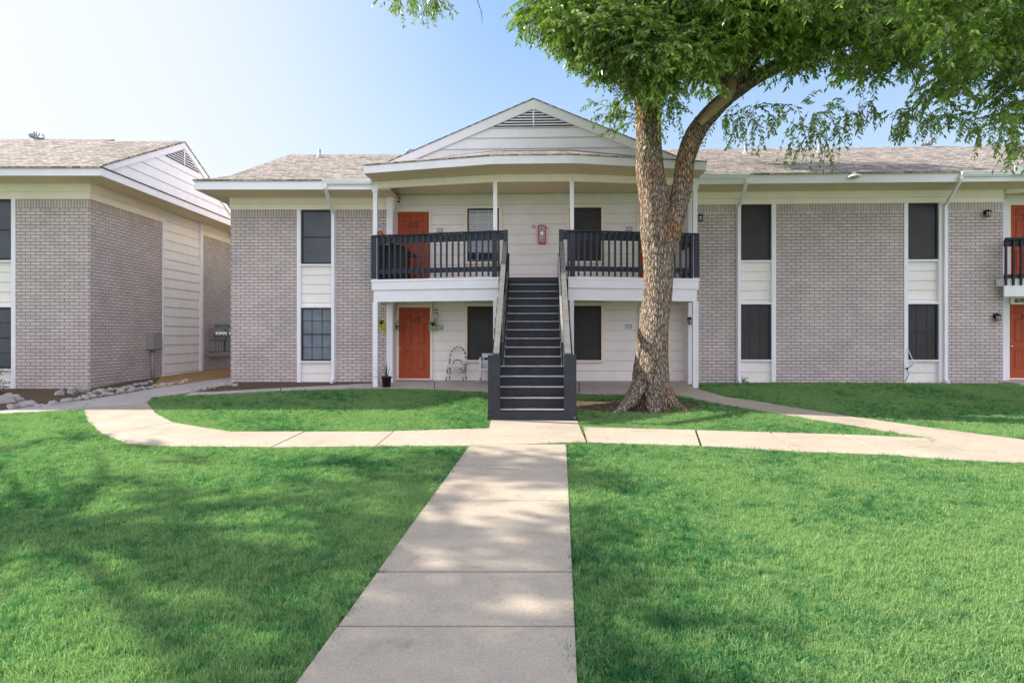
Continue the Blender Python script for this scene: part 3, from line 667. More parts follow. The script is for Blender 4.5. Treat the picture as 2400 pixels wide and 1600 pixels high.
# --- next porch at the right edge
m=MB(); dq=dw
m.box(sR-.05,SE,dq+.02,7.8,zbot,4.1); siding(m,sR+.001,SE,dq,1.5,3.95,.287); siding(m,sR+.001,SE,dq,-1.4,1.02,.287); m.build('porch_wall',[M['siding'],M['joint']],B,FM)
m=MB(); m.box(sR-.02,fs(2312,dq),dq-.09,dq+.02,-1.35,3.75); m.build('corner_board',M['white'],B,FM)
xd=fs(2314,dq); door(B,FM,xd,xd+.92,zd0+.055,.885,dq-.03,'125'); door(B,FM,xd+.03,xd+.95,zu0+.06,3.60,dq-.03,'225')
m=MB(); a=(fs(2309,-.35),-.30); b_=(sR+3.4,-1.15)
run(m,a,b_,.06,1.02,1.30); m.prism([(fs(2306,-.3),dq-.6),(fs(2306,-.3),-.28),(sR+3.4,-1.13),(sR+3.4,dq)],'z',1.30,1.50); m.build('balcony_deck',M['white'],B,FM)
m=MB(); run(m,(a[0],a[1]-.05),(b_[0],b_[1]-.05),.10,2.50,2.56); r2=m.build('balcony_railing',M['black'],B,FM)
m=MB(); run(m,a,b_,.035,2.33,2.50); run(m,a,b_,.035,1.50,1.60); m.build('rail_board',M['black'],r2,FM)
for i in range(22):
    t=i/22; x=a[0]+(b_[0]-a[0])*t+.02; y=a[1]+(b_[1]-a[1])*t-.045
    MB().box(x-.024,x+.024,y-.02,y+.02,1.31,2.50).build('baluster',M['black'],r2,FM)
m=MB(); m.prism([(sR+.05,-.05),(sR+3.4,-1.1),(sR+3.4,-1.0),(sR+.05,.05)],'z',3.80,4.0); m.build('roof_beam',M['cream'],B,FM)
m=MB(); run(m,(fs(2330,-1.1),-1.1),(fs(2330,-1.1)+3.2,-1.95),.03,4.03,4.25); m.build('porch_fascia',M['white'],B,FM)
m=MB(); m.prism([(sR+.02,dq-.05),(sR+.05,-.5),(sR+3.0,-1.2),(sR+3,dq-.05)],'z',-1.32,-1.245); o=m.build('porch_slab',M['slab'],None,FM); tag(o,kind='structure')
sg=empty('sign_board',f2w(fs(2345,dq-.1),dq-.12,.92),'narrow cream board with black letters above the lower door at the right edge','sign')
MB().box(-.30,.9,-.02,.0,-.07,.16).build('board',M['cream'],sg,Matrix.Translation(f2w(fs(2345,dq-.1),dq-.12,.92))@Matrix.Rotation(TH,4,'Z'))
text('lettering','IEVE',.14,M['black'],sg,Matrix.Translation(f2w(fs(2345,dq-.1),dq-.12,.92))@Matrix.Rotation(TH,4,'Z'),(-.20,-.024,.03),.003,'LEFT',bold=.004)

# ------------------------------------------------------------------ staircase
d1=-5.29; run_=.26; rise=.19; z1=-1.386
S=empty('staircase',FM@Matrix.Translation((0,d1,-1.62)),'straight dark navy wooden staircase with pale worn tread edges, climbing to the balcony','staircase')
for kx in range(1,16):
    d=d1+(kx-1)*run_; z=z1+(kx-1)*rise; w=.71-.008*(kx-1) if kx<=5 else .60
    t=MB().box(-w,w,d,d+run_+.03,z-.04,z-.003).build('tread',M['navy2'],S,FM)
    m=MB(); m.box(-w,w,d-.006,d+.05,z-.0029,z+.001); m.box(-w,w,d-.008,d-.001,z-.018,z+.001); m.build('tread_edge',M['nosing'],t,FM)
    MB().box(-w,w,d+.02,d+.04,z-rise+.0 if kx>1 else -1.66,z-.041).build('riser',M['navy2'],S,FM)
MB().box(-.60,.60,d1+15*run_+.02,d1+15*run_+.04,1.464-rise,1.40).build('riser',M['navy2'],S,FM)
MB().box(-.62,.62,d1+15*run_-.01,d1+15*run_+.10,1.405,1.466).build('landing_edge',M['navy2'],S,FM)
MB().box(-.84,.84,d1-.03,d1+.015,-1.66,z1-.045).build('kick_board',M['navy2'],S,FM)
for s in (-1,1):
    # newel boards
    m=MB(); m.box(s*.60,s*.83,d1-.04,d1+.05,-1.66,-.37) ; m.build('newel_post',M['navy2'],S,FM)
    m=MB(); m.box(s*.64,s*.74,-1.60,-1.50,1.15,2.64); m.build('newel_post',M['navy'],S,FM)
    # stringer on the outside, skirt on the inside
    m=MB(); m.prism([(d1,-1.66),(d1,-1.2),(-1.45,1.58),(-1.45,1.18),(d1+.45,-1.66)],'x',s*.79,s*.83); m.build('stringer',M['navy2'],S,FM)
    sk=MB(); da=d1+5*run_-.10
    sk.prism([(da,-.62),(da,-.15),(-1.5,2.05),(-1.5,1.20)],'x',s*.605,s*.645); sk=sk.build('skirt_board',M['navy'],S,FM)
    m=MB(); m.prism([(da,-.15),(-1.5,2.05),(-1.5,2.062),(da,-.138)],'x',s*.602,s*.648); m.build('skirt_edge',M['nosing'] if s>0 else M['navy2'],sk,FM)
    # handrail
    p0=(s*.675,d1-.02,-.345); p1=(s*.705,-1.55,2.36)
    hr=MB(); hr.beam(p0,p1,.11,.035); hr=hr.build('handrail',M['worn'],S,FM)
    m=MB(); m.beam((p0[0]+s*.02,p0[1]+.05,p0[2]-.10),(p1[0]+s*.02,p1[1],p1[2]-.10),.035,.14); m.build('rail_board',M['navy2'],hr,FM)
    # balusters along the flight
    for i in range(11):
        t=(i+.5)/11; y=d1+.25+(3.45)*t; zz=-.345+(y-(d1-.02))*(2.705/3.76)
        MB().box(s*.725,s*.765,y-.02,y+.02,zz-1.05,zz-.04).build('baluster',M['navy'],S,FM)
    m=MB(); m.box(s*.74,s*.80,d1+1.25,d1+1.34,-1.66,-.55); m.box(s*.74,s*.80,-2.5,-2.41,-1.5,.35); m.build('support_post',M['navy2'],S,FM)
    m=MB(); siding_top=0
    m.prism([(d1+.04,-1.66),(d1+.04,-1.15),(d1+1.3,-.25),(d1+1.3,-1.66)],'x',s*.765,s*.785); m.build('side_panel',M['navy2'],S,FM)

# ------------------------------------------------------------------ left building
A=empty('apartment_building',(-15,15.5,-1.39),'grey brick apartment block at the left edge, white gable end facing the gap','building')
ya=15.5; xw=-10.98
def AX(px): return (px-CX)*ya/FOC
def AZ(py): return (CY-py)*ya/FOC
za=3.51
wl_=-26
m=MB()
m.box(AX(36),xw,ya,ya+.25,zbot,za-.205,0); m.box(AX(36),xw+.0015,ya-.0015,ya+.25,za-.2045,za,1)
m.box(wl_,AX(-60),ya,ya+.25,zbot,za-.205,0); m.box(wl_,AX(-60),ya-.0015,ya+.25,za-.2045,za,1)
def ys(px,x=xw): return x*FOC/(px-CX)
yA,yB=ys(372.5),ys(463)
m.box(xw-.25,xw,ya+.25,yA,zbot,za-.205,0); m.box(xw-.25,xw+.0015,ya+.25,yA,za-.2045,za,1)
m.box(xw-.25,xw,yB,26,zbot,za-.205,0); m.box(xw-.25,xw+.0015,yB,26,za-.2045,za,1)
m.build('brick_wall',[M['brick'],M['soldier']],A)
bay(ID,AX(-62),AX(36.5),AX(-50),AX(27),ya,(AZ(597),AZ(706),AZ(846)),za,A)
window(A,ID,AX(-49.5),AX(26.5),AZ(597)+.01,za-.01,ya+.06,'blue',rows=1,cols=1); window(A,ID,AX(-49.5),AX(26.5),AZ(846),AZ(706),ya+.06,'blue',rows=4,cols=1)
m=MB(); m.box(xw-.3,xw-.02,yA,yB,zbot,3.91); siding(m,yA+.06,yB-.12,xw-.01,-1.27,3.9,.30,.016,0,'y',1); m.build('side_siding',[M['siding'],M['joint']],A)
MB().box(xw-.1,xw+.025,yA,yA+.07,-1.5,3.68).build('corner_board',M['white'],A); MB().box(xw-.1,xw+.06,yB-.16,yB,-1.5,3.91).build('corner_board',M['white'],A)
m=MB(); m.box(wl_,xw+.03,ya-.03,ya+.2,za+.002,3.70); m.box(wl_,xw+.04,ya-.04,ya+.2,3.705,3.912)
m.box(xw-.2,xw+.03,ya+.2,yA,za+.002,3.70); m.box(xw-.2,xw+.04,ya+.2,yA,3.705,3.912); m.box(xw-.2,xw+.03,yB,26,za+.002,3.70); m.box(xw-.2,xw+.04,yB,26,3.705,3.912)
m.build('frieze_board',M['cream'],A)
xf=-10.13; yf=14.69
MB().prism([(wl_,yf+.02),(xf-.02,yf+.02),(xf-.02,26),(wl_,26)],'z',3.913,3.95).build('soffit',M['soffit'],A)
m=MB(); m.box(wl_,xf,yf,yf+.02,3.905,4.105); m.box(xf-.02,xf,yf+.02,26,3.905,4.105); m.build('fascia',M['white'],A)
ka=.48; ap=18.65; zap=4.13+ka*(ap-yf)
def za_(y): return 4.13+ka*(y-yf) if y<=ap else zap-ka*(y-ap)
xgb=-10.32
m=MB(); thick_roof(m,[[(wl_,yf-.03,4.13),(xf+.02,yf-.03,4.13),(xgb+.07,yf+.25,za_(yf+.25)),(xgb+.07,ap,zap),(wl_,ap,zap)],[(wl_,ap,zap),(xgb+.07,ap,zap),(xgb+.07,23.6,za_(23.6)),(wl_,23.6,za_(23.6))]])
roofA=m.build('roof',M['shingle'],A)
m=MB(); thick_roof(m,[[(xf+.03,yf-.03,4.125),(xf+.03,26,4.125),(xgb,26,4.20),(xgb,yf+.2,4.20)]],.02); m.build('pent_roof',M['edge'],roofA)
xx=(246-CX)*19.2/FOC
m=MB(); thick_roof(m,[[(wl_,ap+.05,zap-.01),(xx,ap+.05,zap-.01),(xx-.25,ap+1.3,zap+.48),(wl_,ap+1.3,zap+.50)]]); m.build('upper_roof',M['shingle'],roofA)
turbine(roofA,ID,(at(84,312,ap+1.2)[0],ap+1.2,zap+.47),.2,.18)
m=MB(); y=yf+.3
zl=[]; z=4.19
m2=MB()
while z<zap-.1:
    zt2=min(z+.30,zap-.05)
    y0b=yf+(z-4.13)/ka+.1; y1b=ap+(ap-y0b); y0t=yf+(zt2-4.13)/ka+.1; y1t=ap+(ap-y0t)
    m2.add([(xgb+.014,y0b,z),(xgb+.014,y1b,z),(xgb,y1t,zt2),(xgb,y0t,zt2),(xgb,y0b,z),(xgb,y1b,z)],[(0,1,2,3),(4,5,1,0)]); m2.add([(xgb+.016,y0b,z-.004),(xgb+.016,y1b,z-.004),(xgb+.016,y1b-.03,z+.006),(xgb+.016,y0b+.03,z+.006)],[(0,1,2,3)],1); z=zt2
gA=m2.build('gable',[M['white'],M['joint']],A)
m=MB()
for s,e in ((-1,yf+.05),(1,22.9)):
    m.prism([(ap,zap),(e,za_(e)),(e,za_(e)-.20),(ap,zap-.24)],'x',xgb+.018,xgb+.055)
m.build('rake_board',M['white'],A)
m=MB(); m.prism([(ap-.95,zap-.74),(ap+.95,zap-.74),(ap,zap-.28)],'x',xgb+.016,xgb+.02); m.build('louver_back',M['groove'],gA)
m=MB()
for i in range(6):
    z=zap-.72+i*.072; w=(zap-.28-z)/.48-.04
    if w>.05: m.add([(xgb+.05,ap-w,z),(xgb+.05,ap+w,z),(xgb+.022,ap+w-.06,z+.045),(xgb+.022,ap-w+.06,z+.045)],[(0,1,2,3)])
m.box(xgb+.045,xgb+.06,ap-.02,ap+.02,zap-.74,zap-.28); m.build('louver',M['white'],gA)

# ------------------------------------------------------------------ fixtures
def plaque(px,py,num,label,Mx=FM,d=.57):
    s,z=fp(px,py,d-.02); Mo=FM@Matrix.Translation((s,d-.02,z)); o=empty('number_sign',Mo,label,'sign','apartment number plaques')
    MB().box(-.085,.085,-.012,0,-.055,.055).build('frame',M['black'],o,Mo); MB().box(-.07,.07,-.016,-.0125,-.04,.04).build('plate',M['white'],o,Mo)
    text('number',num,.065,M['black'],o,Mo,(0,-.017,0),.001,bold=.001)
plaque(1010.5,529,'223','small black framed number plaque beside the upper red door on the balcony')
plaque(1011,752,'123','small black framed number plaque beside the lower red door numbered 123')
plaque(1445,525.7,'224','small black framed number plaque on the balcony wall, left of the tree trunk')
plaque(1444,750,'124','small black framed number plaque on the ground floor wall, left of the tree trunk')
def lamp(px,py,d,label,src=None):
    s,z=fp(px,py,d); Mo=FM@Matrix.Translation((s,d,z))
    if src: return copy_tree(src,Mo,label)
    o=empty('wall_lamp',Mo,label,'wall lamp','black lantern wall lamps')
    m=MB(); m.box(-.05,.05,-.02,0,-.02,.10); m.tube([(0,-.01,.07),(0,-.07,.11),(0,-.11,.09)],.012,8); m.build('bracket',M['black'],o,Mo)
    m=MB(); m.lathe([(.01,.10),(.05,.085),(.085,.05),(.09,.045),(.085,.04)],(0,-.11,0),12); m.build('hood',M['black'],o,Mo)
    MB().lathe([(.058,.04),(.05,-.085),(.0,-.085)],(0,-.11,0),8).build('glass',M['glass'],o,Mo)
    m=MB()
    for k in range(6):
        a=math.pi/3*k; m.tube([(.064*math.cos(a),-.11+.064*math.sin(a),.045),(.055*math.cos(a),-.11+.055*math.sin(a),-.09)],.006,5)
    m.lathe([(.0,-.095),(.062,-.095),(.062,-.085),(.0,-.085)],(0,-.11,0),12); m.build('cage',M['black'],o,Mo); return o
L1=lamp(1606,502,0,'black lantern wall lamp on brick beside the right balcony post, upper floor')
lamp(1583,737,0,'black lantern wall lamp on brick behind the right ground floor porch post',L1)
lamp(2263,492,0,'black lantern wall lamp high on the brick near the upper right orange door',L1)
lamp(2285,729,0,'black lantern wall lamp on the brick left of the lower right door',L1)
# extinguisher cabinet and no smoking sign
s_,z_=fp(1244.5,540,dw); Mo=FM@Matrix.Translation((s_,dw-.02,z_)); o=empty('extinguisher_cabinet',Mo,'red fire extinguisher cabinet with clear front on the balcony wall above the stairs','fire extinguisher')
def rbox(m,w,h,r,y0,y1,hole=None):
    pts=[]
    for cx,cz,a0 in ((w-r,h-r,0),(-w+r,h-r,90),(-w+r,-h+r,180),(w-r,-h+r,270)):
        for k in range(5): a=R(a0+k*22.5); pts.append((cx+r*math.cos(a),cz+r*math.sin(a)))
    m.prism(pts,'y',y0,y1); return m
rbox(MB(),.112,.262,.05,-.14,0).build('case',M['red'],o,Mo)
c_=rbox(MB(),.078,.222,.02,-.146,-.141).build('window',M['pane'],o,Mo)
MB().lathe([(0,-.17),(.05,-.17),(.05,.05),(.045,.09),(.02,.12),(.02,.16),(0,.16)],(0,-.155,0),14).build('extinguisher',M['chimegr'],o,Mo)
MB().beam((.08,-.12,.20),(.19,-.15,.16),.012,.012).build('pull_rod',M['black'],o,Mo)
s_,z_=fp(1226,521,dw); Mo=FM@Matrix.Translation((s_,dw-.02,z_)); o=empty('no_smoking_sign',Mo,'small round no smoking sign on white wall, left of the red extinguisher cabinet','sign')
MB().box(-.08,.07,-.006,0,-.08,.07).build('plate',M['white'],o,Mo)
m=MB(); n=24
for k in range(n):
    a=2*math.pi*k/n; b=2*math.pi*(k+1)/n
    m.add([(.058*math.cos(a),-.008,.058*math.sin(a)),(.058*math.cos(b),-.008,.058*math.sin(b)),(.046*math.cos(b),-.008,.046*math.sin(b)),(.046*math.cos(a),-.008,.046*math.sin(a))],[(0,1,2,3)])
m.beam((-.035,-.009,.035),(.035,-.009,-.035),.004,.010); m.build('ring',M['red'],o,Mo)
MB().box(-.035,.03,-.0085,-.0065,-.012,.004).build('cigarette',M['black'],o,Mo)
# security camera
s_,z_=fp(916.5,460,dw-.05); Mo=FM@Matrix.Translation((s_,dw-.05,z_)); o=empty('security_camera',Mo,'small black camera mounted high on the wall over the upper left red door','camera')
rbox(MB(),.028,.07,.02,-.05,.03).build('housing',M['black'],o,Mo)
MB().tube([(0,-.05,.035),(0,-.06,.035)],.014,12).build('lens',M['pane'],o,Mo)
# eave flood light
s_,z_=fp(1959,405,-.97); Mo=FM@Matrix.Translation((s_,-.97,z_)); o=empty('flood_light',Mo,'white dome floodlight fixed to the fascia of the right wing roof','light fixture')
MB().lathe([(0,.08),(.05,.08),(.06,.05),(.05,.03)],(0,-.03,.0),14).build('base',M['white'],o,Mo)
MB().lathe([(.05,.035),(.12,.01),(.155,-.03),(.15,-.045),(.0,-.03)],(0,-.08,0),18).build('shade',M['white'],o,Mo)
MB().lathe([(.10,-.035),(.08,-.075),(0,-.085)],(0,-.08,0),14).build('lens',M['glass'],o,Mo)
# utility box
Mo=Matrix.Translation((xw,ys(335),-.42)); y0=0; o=empty('utility_box',Mo,'grey metal utility box with a conduit on the side wall of the left building','utility box')
MB().box(0,.22,0,.45,0,.475).build('case',M['meter'],o,Mo); MB().box(.221,.235,.02,.43,.02,.455).build('lid',M['meter'],o,Mo)
MB().tube([(.08,.2,0),(.08,.2,-.35),(.06,.22,-.6),(.08,.25,-.95)],.045,10).build('conduit',M['meter'],o,Mo)
# electric meters
Mo=Matrix.Translation((xw,21.5,-.69)); o=empty('meter_bank',Mo,'bank of taupe electric meters on the far side wall of the left building','electric meters')
for j in range(2):
    b0=.05+j*1.0
    MB().box(0,.15,b0,b0+.85,.52,.96).build('meter_cabinet',M['meter'],o,Mo); 
    for k in range(3):
        yy=b0+.16+k*.27
        MB().tube([(.15,yy,.74),(.20,yy,.74),(.26,yy,.74),(.28,yy,.74)],[.095,.095,.085,.05],14).build('meter',M['chimegr'],o,Mo)
    for k in range(4): MB().box(0,.13,b0+.01+k*.21,b0+.17+k*.21,.10,.50).build('breaker_box',M['meter'],o,Mo)
    MB().tube([(.07,b0+.35,.96),(.07,b0+.35,1.08),(.07,b0+1.2,1.12)],.035,8).build('conduit',M['meter'],o,Mo)
MB().box(0,.16,0,2.2,-.08,.08).build('wire_trough',M['meter'],o,Mo)
# terracotta figure on the rail
Mo=FM@Matrix.Translation((-4.02,dc-.10,2.63)); o=empty('terracotta_pot',Mo,'small terracotta ornament with dark openings on the balcony rail by the left post','ornament')
MB().lathe([(0,0),(.065,0),(.08,.035),(.08,.07),(.06,.105),(.02,.12),(0,.12)],(0,0,0),14).build('body',M['terra'],o,Mo)
m=MB()
for s in (-1,1): m.lathe([(0,0),(.022,.004),(.02,.008)],(s*.03,-.076,.06),8)
for s in (-1,1): m.tube([(s*.032,-.060,.065),(s*.033,-.082,.065)],.020,10)
m.build('opening',M['black'],o,Mo)
# covered grill on the balcony
Mo=FM@Matrix.Translation((-3.72,-.25,1.462)); o=empty('barbecue_grill',Mo,'black covered barbecue grill behind the left end of the balcony railing','grill')
MB().prism([(-.34,.0),(-.36,.95),(-.10,1.02),(.12,.98),(.38,.84),(.36,.78),(.28,.72),(.26,.55),(.30,0)],'y',-.25,.25).build('cover',M['black'],o,Mo)
MB().box(.30,.52,-.2,.2,.70,.74).build('side_shelf',M['black'],o,Mo)
# ------------------------------------------------------------------ porch things
def leaves_on(m, base, n, rad, drop, size, mi=0, rs=random):
    for _ in range(n):
        a=rs.uniform(0,2*math.pi); r=rad*math.sqrt(rs.random()); z=base[2]-drop*rs.random()**1.3
        p=Vector((base[0]+r*math.cos(a),base[1]+r*math.sin(a),z)); d=Vector((math.cos(a)*.6,math.sin(a)*.6,-rs.uniform(.1,1))).normalized()
        w=d.cross(Vector((rs.uniform(-1,1),rs.uniform(-1,1),rs.uniform(-1,1)))).normalized()*size*.35; L=d*size
        m.add([p,p+L*.5+w,p+L,p+L*.5-w],[(0,1,2,3)],mi)
def hanging(px,py,d,label,mat,seed,w=.11,drop=.34,cord=.3):
    rs=random.Random(seed); s,z=fp(px,py,d); Mo=FM@Matrix.Translation((s,d,z)); o=empty('hanging_planter',Mo,label,'hanging plant','hanging planters by the lower left door')
    MB().lathe([(0,-.10),(.05,-.10),(.07,0),(.065,0),(0,-.02)],(0,0,0),12).build('pot',M['black'] if seed!=2 else M['white'],o,Mo)
    zt_=.985-z; m=MB()
    for k in range(3): a=2.1*k; m.tube([(.065*math.cos(a),.065*math.sin(a),0),(0,0,zt_)],.004,4)
    m.build('cord',M['worn'],o,Mo)
    m=MB(); leaves_on(m,(0,0,.05),70,w,drop,.055,0,rs)
    for k in range(7):
        a=rs.uniform(0,6.28); pts=[(.06*math.cos(a),.06*math.sin(a),0),(.10*math.cos(a),.10*math.sin(a),-.06),(.10*math.cos(a)+.02,.10*math.sin(a),-drop*rs.uniform(.6,1))]
        m.tube(pts,.003,4)
        for j in range(7):
            t=j/7; p=Vector(pts[1]).lerp(Vector(pts[2]),t); q=Vector((rs.uniform(-1,1),rs.uniform(-1,1),-.6)).normalized(); ww=q.cross(Vector((0,1,.3))).normalized()*.018; m.add([p,p+q*.03+ww,p+q*.06,p+q*.03-ww],[(0,1,2,3)])
    m.build('foliage',mat,o,Mo)
hanging(877,736,dc+.05,'yellow green trailing plant hanging beside the left ground floor porch post',M['leafy'],1,.08,.36)
hanging(910,741,dw-.25,'dark green plant in a hanging pot just left of door 123',M['leaf2'],2,.12,.25)
hanging(994,740,dw-.28,'green plant in a hanging pot right of door 123, beside the wind chime',M['leafw'],3,.10,.28)
s_,z_=fp(1002,712,dw-.22); Mo=FM@Matrix.Translation((s_,dw-.22,z_)); o=empty('wind_chime',Mo,'silver tube wind chime hanging right of door 123','wind chime')
MB().tube([(0,0,0),(0,0,.985-z_)],.004,5).build('cord',M['worn'],o,Mo)
MB().lathe([(0,0),(.07,0),(.07,.016),(0,.016)],(0,0,0),16).build('top_disc',M['black'],o,Mo)
for k in range(5):
    a=2*math.pi*k/5; x=.05*math.cos(a); y=.05*math.sin(a); MB().tube([(x,y,-.05),(x,y,-.42+.03*k)],.011,8).build('tube',M['chimegr'],o,Mo)
m=MB(); m.tube([(0,0,0),(0,0,-.44)],.003,4); m.lathe([(0,-.20),(.028,-.20),(.028,-.215),(0,-.215)],(0,0,0),12); m.lathe([(0,-.42),(.012,-.43),(.018,-.47),(0,-.50)],(0,0,0),8); m.build('clapper',M['black'],o,Mo)
# potted aloe
wx,wy=P(885.5,891); Mo=Matrix.Translation((wx,wy+.12,float(g(wx,wy))+.014)); o=empty('potted_plant',Mo,'spiky aloe in a black pot on the porch slab beside the left porch post','potted plant')
MB().lathe([(0,0),(.105,0),(.125,.24),(.135,.245),(.135,.28),(.12,.28),(.115,.23),(0,.23)],(0,0,0),22).build('pot',M['black'],o,Mo)
rs=random.Random(5)
def blade(m,a,L,lean,droop,w):
    pts=[];n=7
    for i in range(n+1):
        t=i/n; r=L*lean*t+droop*t*t*.3; z=.22+L*(1-lean*.6)*t-droop*t*t*.45; pts.append(Vector((r*math.cos(a)+.02*math.cos(a),r*math.sin(a),z)))
    side=Vector((-math.sin(a),math.cos(a),0)); vs=[]
    for i,p in enumerate(pts):
        ww=w*(1-(i/n)**1.5)+.001; vs += [p+side*ww,p+Vector((0,0,-ww*.6)),p-side*ww]
    fs_=[]
    for i in range(n):
        b=i*3; fs_ += [(b,b+1,b+4,b+3),(b+1,b+2,b+5,b+4),(b+2,b,b+3,b+5)]
    m.add(vs,fs_,0,True)
for a,L,le,dr in ((3.0,.55,.55,.25),(3.4,.5,.25,.0),(2.6,.45,.15,.0),(0.3,.48,.6,-.05),(0.1,.38,.95,.25),(1.6,.5,.1,0),(4.7,.42,.2,0),(3.3,.5,1.0,.35),(5.5,.40,.3,0),(.9,.36,.25,0)):
    m=MB(); blade(m,a,L,le,dr,.017); m.build('leaf',M['leaf2'],o,Mo)
# rattan bistro chair
wx,wy=P(1048,875); zg=-1.255; Mo=Matrix.Translation((wx,16.75,zg))@Matrix.Rotation(R(-6),4,'Z'); o=empty('bistro_chair',Mo,'white and brown rattan bistro chair with a rounded back on the porch','chair')
wx=(1048-CX)*16.75/FOC; o.matrix_basis.translation=(wx,16.75,zg); WORLD[o.name]=o.matrix_basis.copy(); Mo=WORLD[o.name]
def banded(m,pts,r):
    for i,(a,b) in enumerate(zip(pts[:-1],pts[1:])): m.tube([a,b],r,7,i%2)
def seg(a,b,n): a=Vector(a);b=Vector(b); return [a.lerp(b,i/n) for i in range(n+1)]
MB().prism([(-.21,-.20),(.21,-.20),(.23,0),(.20,.20),(-.20,.20),(-.23,0)],'z',.42,.45).build('seat',M['rattanw'],o,Mo)
for sx in (-1,1):
    for sy in (-1,1):
        m=MB(); banded(m,seg((sx*.24,sy*.22,0),(sx*.20,sy*.18,.43),4),.020); m.build('leg',[M['rattan'],M['rattanw']],o,Mo)
m=MB(); pts=[]
for k in range(17):
    a=math.pi*k/16; pts.append(Vector((-.23*math.cos(a),.22+.05*math.sin(a),.60+.33*math.sin(a))))
pts=[Vector((-.22,.20,.30)),Vector((-.235,.21,.45))]+pts+[Vector((.235,.21,.45)),Vector((.22,.20,.30))]
banded(m,pts,.022); m.build('back_frame',[M['rattanw'],M['rattan']],o,Mo)
m=MB(); pts=[Vector((-.13*math.cos(math.pi*k/8),.21,.46+.11*math.sin(math.pi*k/8))) for k in range(9)]; banded(m,pts,.016); m.build('inner_back',[M['rattan'],M['rattan']],o,Mo)
m=MB()
for sx in (-1,1): banded(m,seg((sx*.22,-.20,.20),(sx*.22,.20,.20),3),.010)
banded(m,seg((-.22,-.20,.20),(.22,.20,.20),3),.010); banded(m,seg((-.22,-.20,.38),(0,-.20,.30),2),.009); banded(m,seg((.22,-.20,.38),(0,-.20,.30),2),.009)
for sx in (-1,1): banded(m,seg((sx*.21,-.20,.28),(sx*.10,-.20,.42),2),.009)
m.build('stretcher',[M['rattan'],M['rattanw']],o,Mo)
# white bench
bx=(1101-CX)*16.6/FOC; Mo=Matrix.Translation((bx,16.65,-1.265)); o=empty('porch_bench',Mo,'white painted wooden bench on the porch, partly hidden behind the stair post','bench')
for x in (0,1.05):
    m=MB(); m.prism([(-.22,.10),(-.22,.34),(-.16,.62),(-.06,.66),(.16,.66),(.20,.10)],'x',x,x+.05); m.build('side_panel',M['benchw'],o,Mo)
    m=MB(); m.box(x+.01,x+.05,-.20,-.12,0,.10); m.box(x+.01,x+.05,.12,.20,0,.10); m.build('foot',M['meter'],o,Mo)
MB().box(.05,1.05,-.20,.16,.32,.36).build('seat',M['benchw'],o,Mo)
m=MB(); m.box(.05,1.05,.15,.18,.36,.58); m.box(.06,1.04,.16,.19,.645,.76); m.box(.08,.12,.18,.21,.36,.76); m.box(.98,1.02,.18,.21,.36,.76); m.build('backrest',M['benchw'],o,Mo)
# cable by the right window
Mo=FM@Matrix.Translation((fs(2076,-.05),-.05,-1.2)); o=empty('loose_cable',Mo,'loose white and black cable dangling from the lower window of the right wing','cable')
MB().tube([(.10,.0,.85),(.16,-.02,.68),(.22,-.02,.54),(.22,-.02,.40),(.35,-.03,.34),(.42,-.03,.28),(.40,-.03,.2)],.010,6).build('white_cable',M['white'],o,Mo)
m=MB(); m.tube([(.22,-.02,.42),(.12,-.04,.34),(.06,-.04,.30),(.10,-.04,.15),(.04,-.05,.02),(-.02,-.06,-.06)],.009,6); m.lathe([(0,.28),(.03,.29),(.03,.33),(0,.34)],(.06,-.04,0),8); m.build('black_cable',M['black'],o,Mo)
# ------------------------------------------------------------------ rocks
def rock(x,y,z,rx,ry,rz_,seed,label,group=None):
    rs=random.Random(seed); m=MB(); vs=[]; fs_=[]; nu,nv=9,6
    for j in range(nv+1):
        ph=math.pi*j/nv
        for i in range(nu):
            th=2*math.pi*i/nu; d=Vector((math.sin(ph)*math.cos(th),math.sin(ph)*math.sin(th),math.cos(ph)))
            r=1+.55*noise.noise(d*1.3+Vector((seed*3.1,0,0)))+.2*noise.noise(d*3+Vector((0,seed*1.7,0)))
            dd=Vector((math.copysign(abs(d.x)**.7,d.x),math.copysign(abs(d.y)**.7,d.y),math.copysign(abs(d.z)**.7,d.z)))*r
            vs.append((dd.x*rx,dd.y*ry,dd.z*rz_))
    for j in range(nv):
        for i in range(nu): fs_.append((j*nu+i,(j+1)*nu+i,(j+1)*nu+(i+1)%nu,j*nu+(i+1)%nu))
    m.add(vs,fs_,0,False); Mo=Matrix.Translation((x,y,z+rz_*.35))@Matrix.Rotation(rs.uniform(0,6.28),4,'Z')@Matrix.Rotation(rs.uniform(-.35,.35),4,'X')
    o=m.build('rock',M['rock'],None,Mo); tag(o,label,'rock',group); return o
def rg(px,py,w,h,seed,label,group=None):
    x,y=P(px,py); rock(x,y,float(g(x,y))+.01,w,w*.7,h,seed,label,group)
big=[(12,925,.20,.13,'large grey boulder among the rocks at the left edge of the soil bed'),(36,920,.15,.09,'rounded pale boulder resting on its neighbour near the left edge of the bed'),
 (28,938,.10,.07,'pale rock in front of the large boulder near the left edge'),(52,934,.12,.08,'pale angular rock, third along from the left in the bed'),(68,933,.12,.085,'squarish pale rock near the left window corner of the bed'),
 (138,907,.13,.08,'pale pointed rock leaning at the foot of the left brick wall'),(165,905,.14,.10,'upright grey rock at the foot of the left brick wall'),(190,901,.17,.11,'large greenish white rock at the corner of the left brick wall')]
for i,(px,py,w,h,lb) in enumerate(big): rg(px,py,w,h,i+1,lb)
rs=random.Random(3); i=20
def lerp_pts(pts,t):
    n=len(pts)-1; k=min(int(t*n),n-1); f=t*n-k; return (pts[k][0]+(pts[k+1][0]-pts[k][0])*f, pts[k][1]+(pts[k+1][1]-pts[k][1])*f)
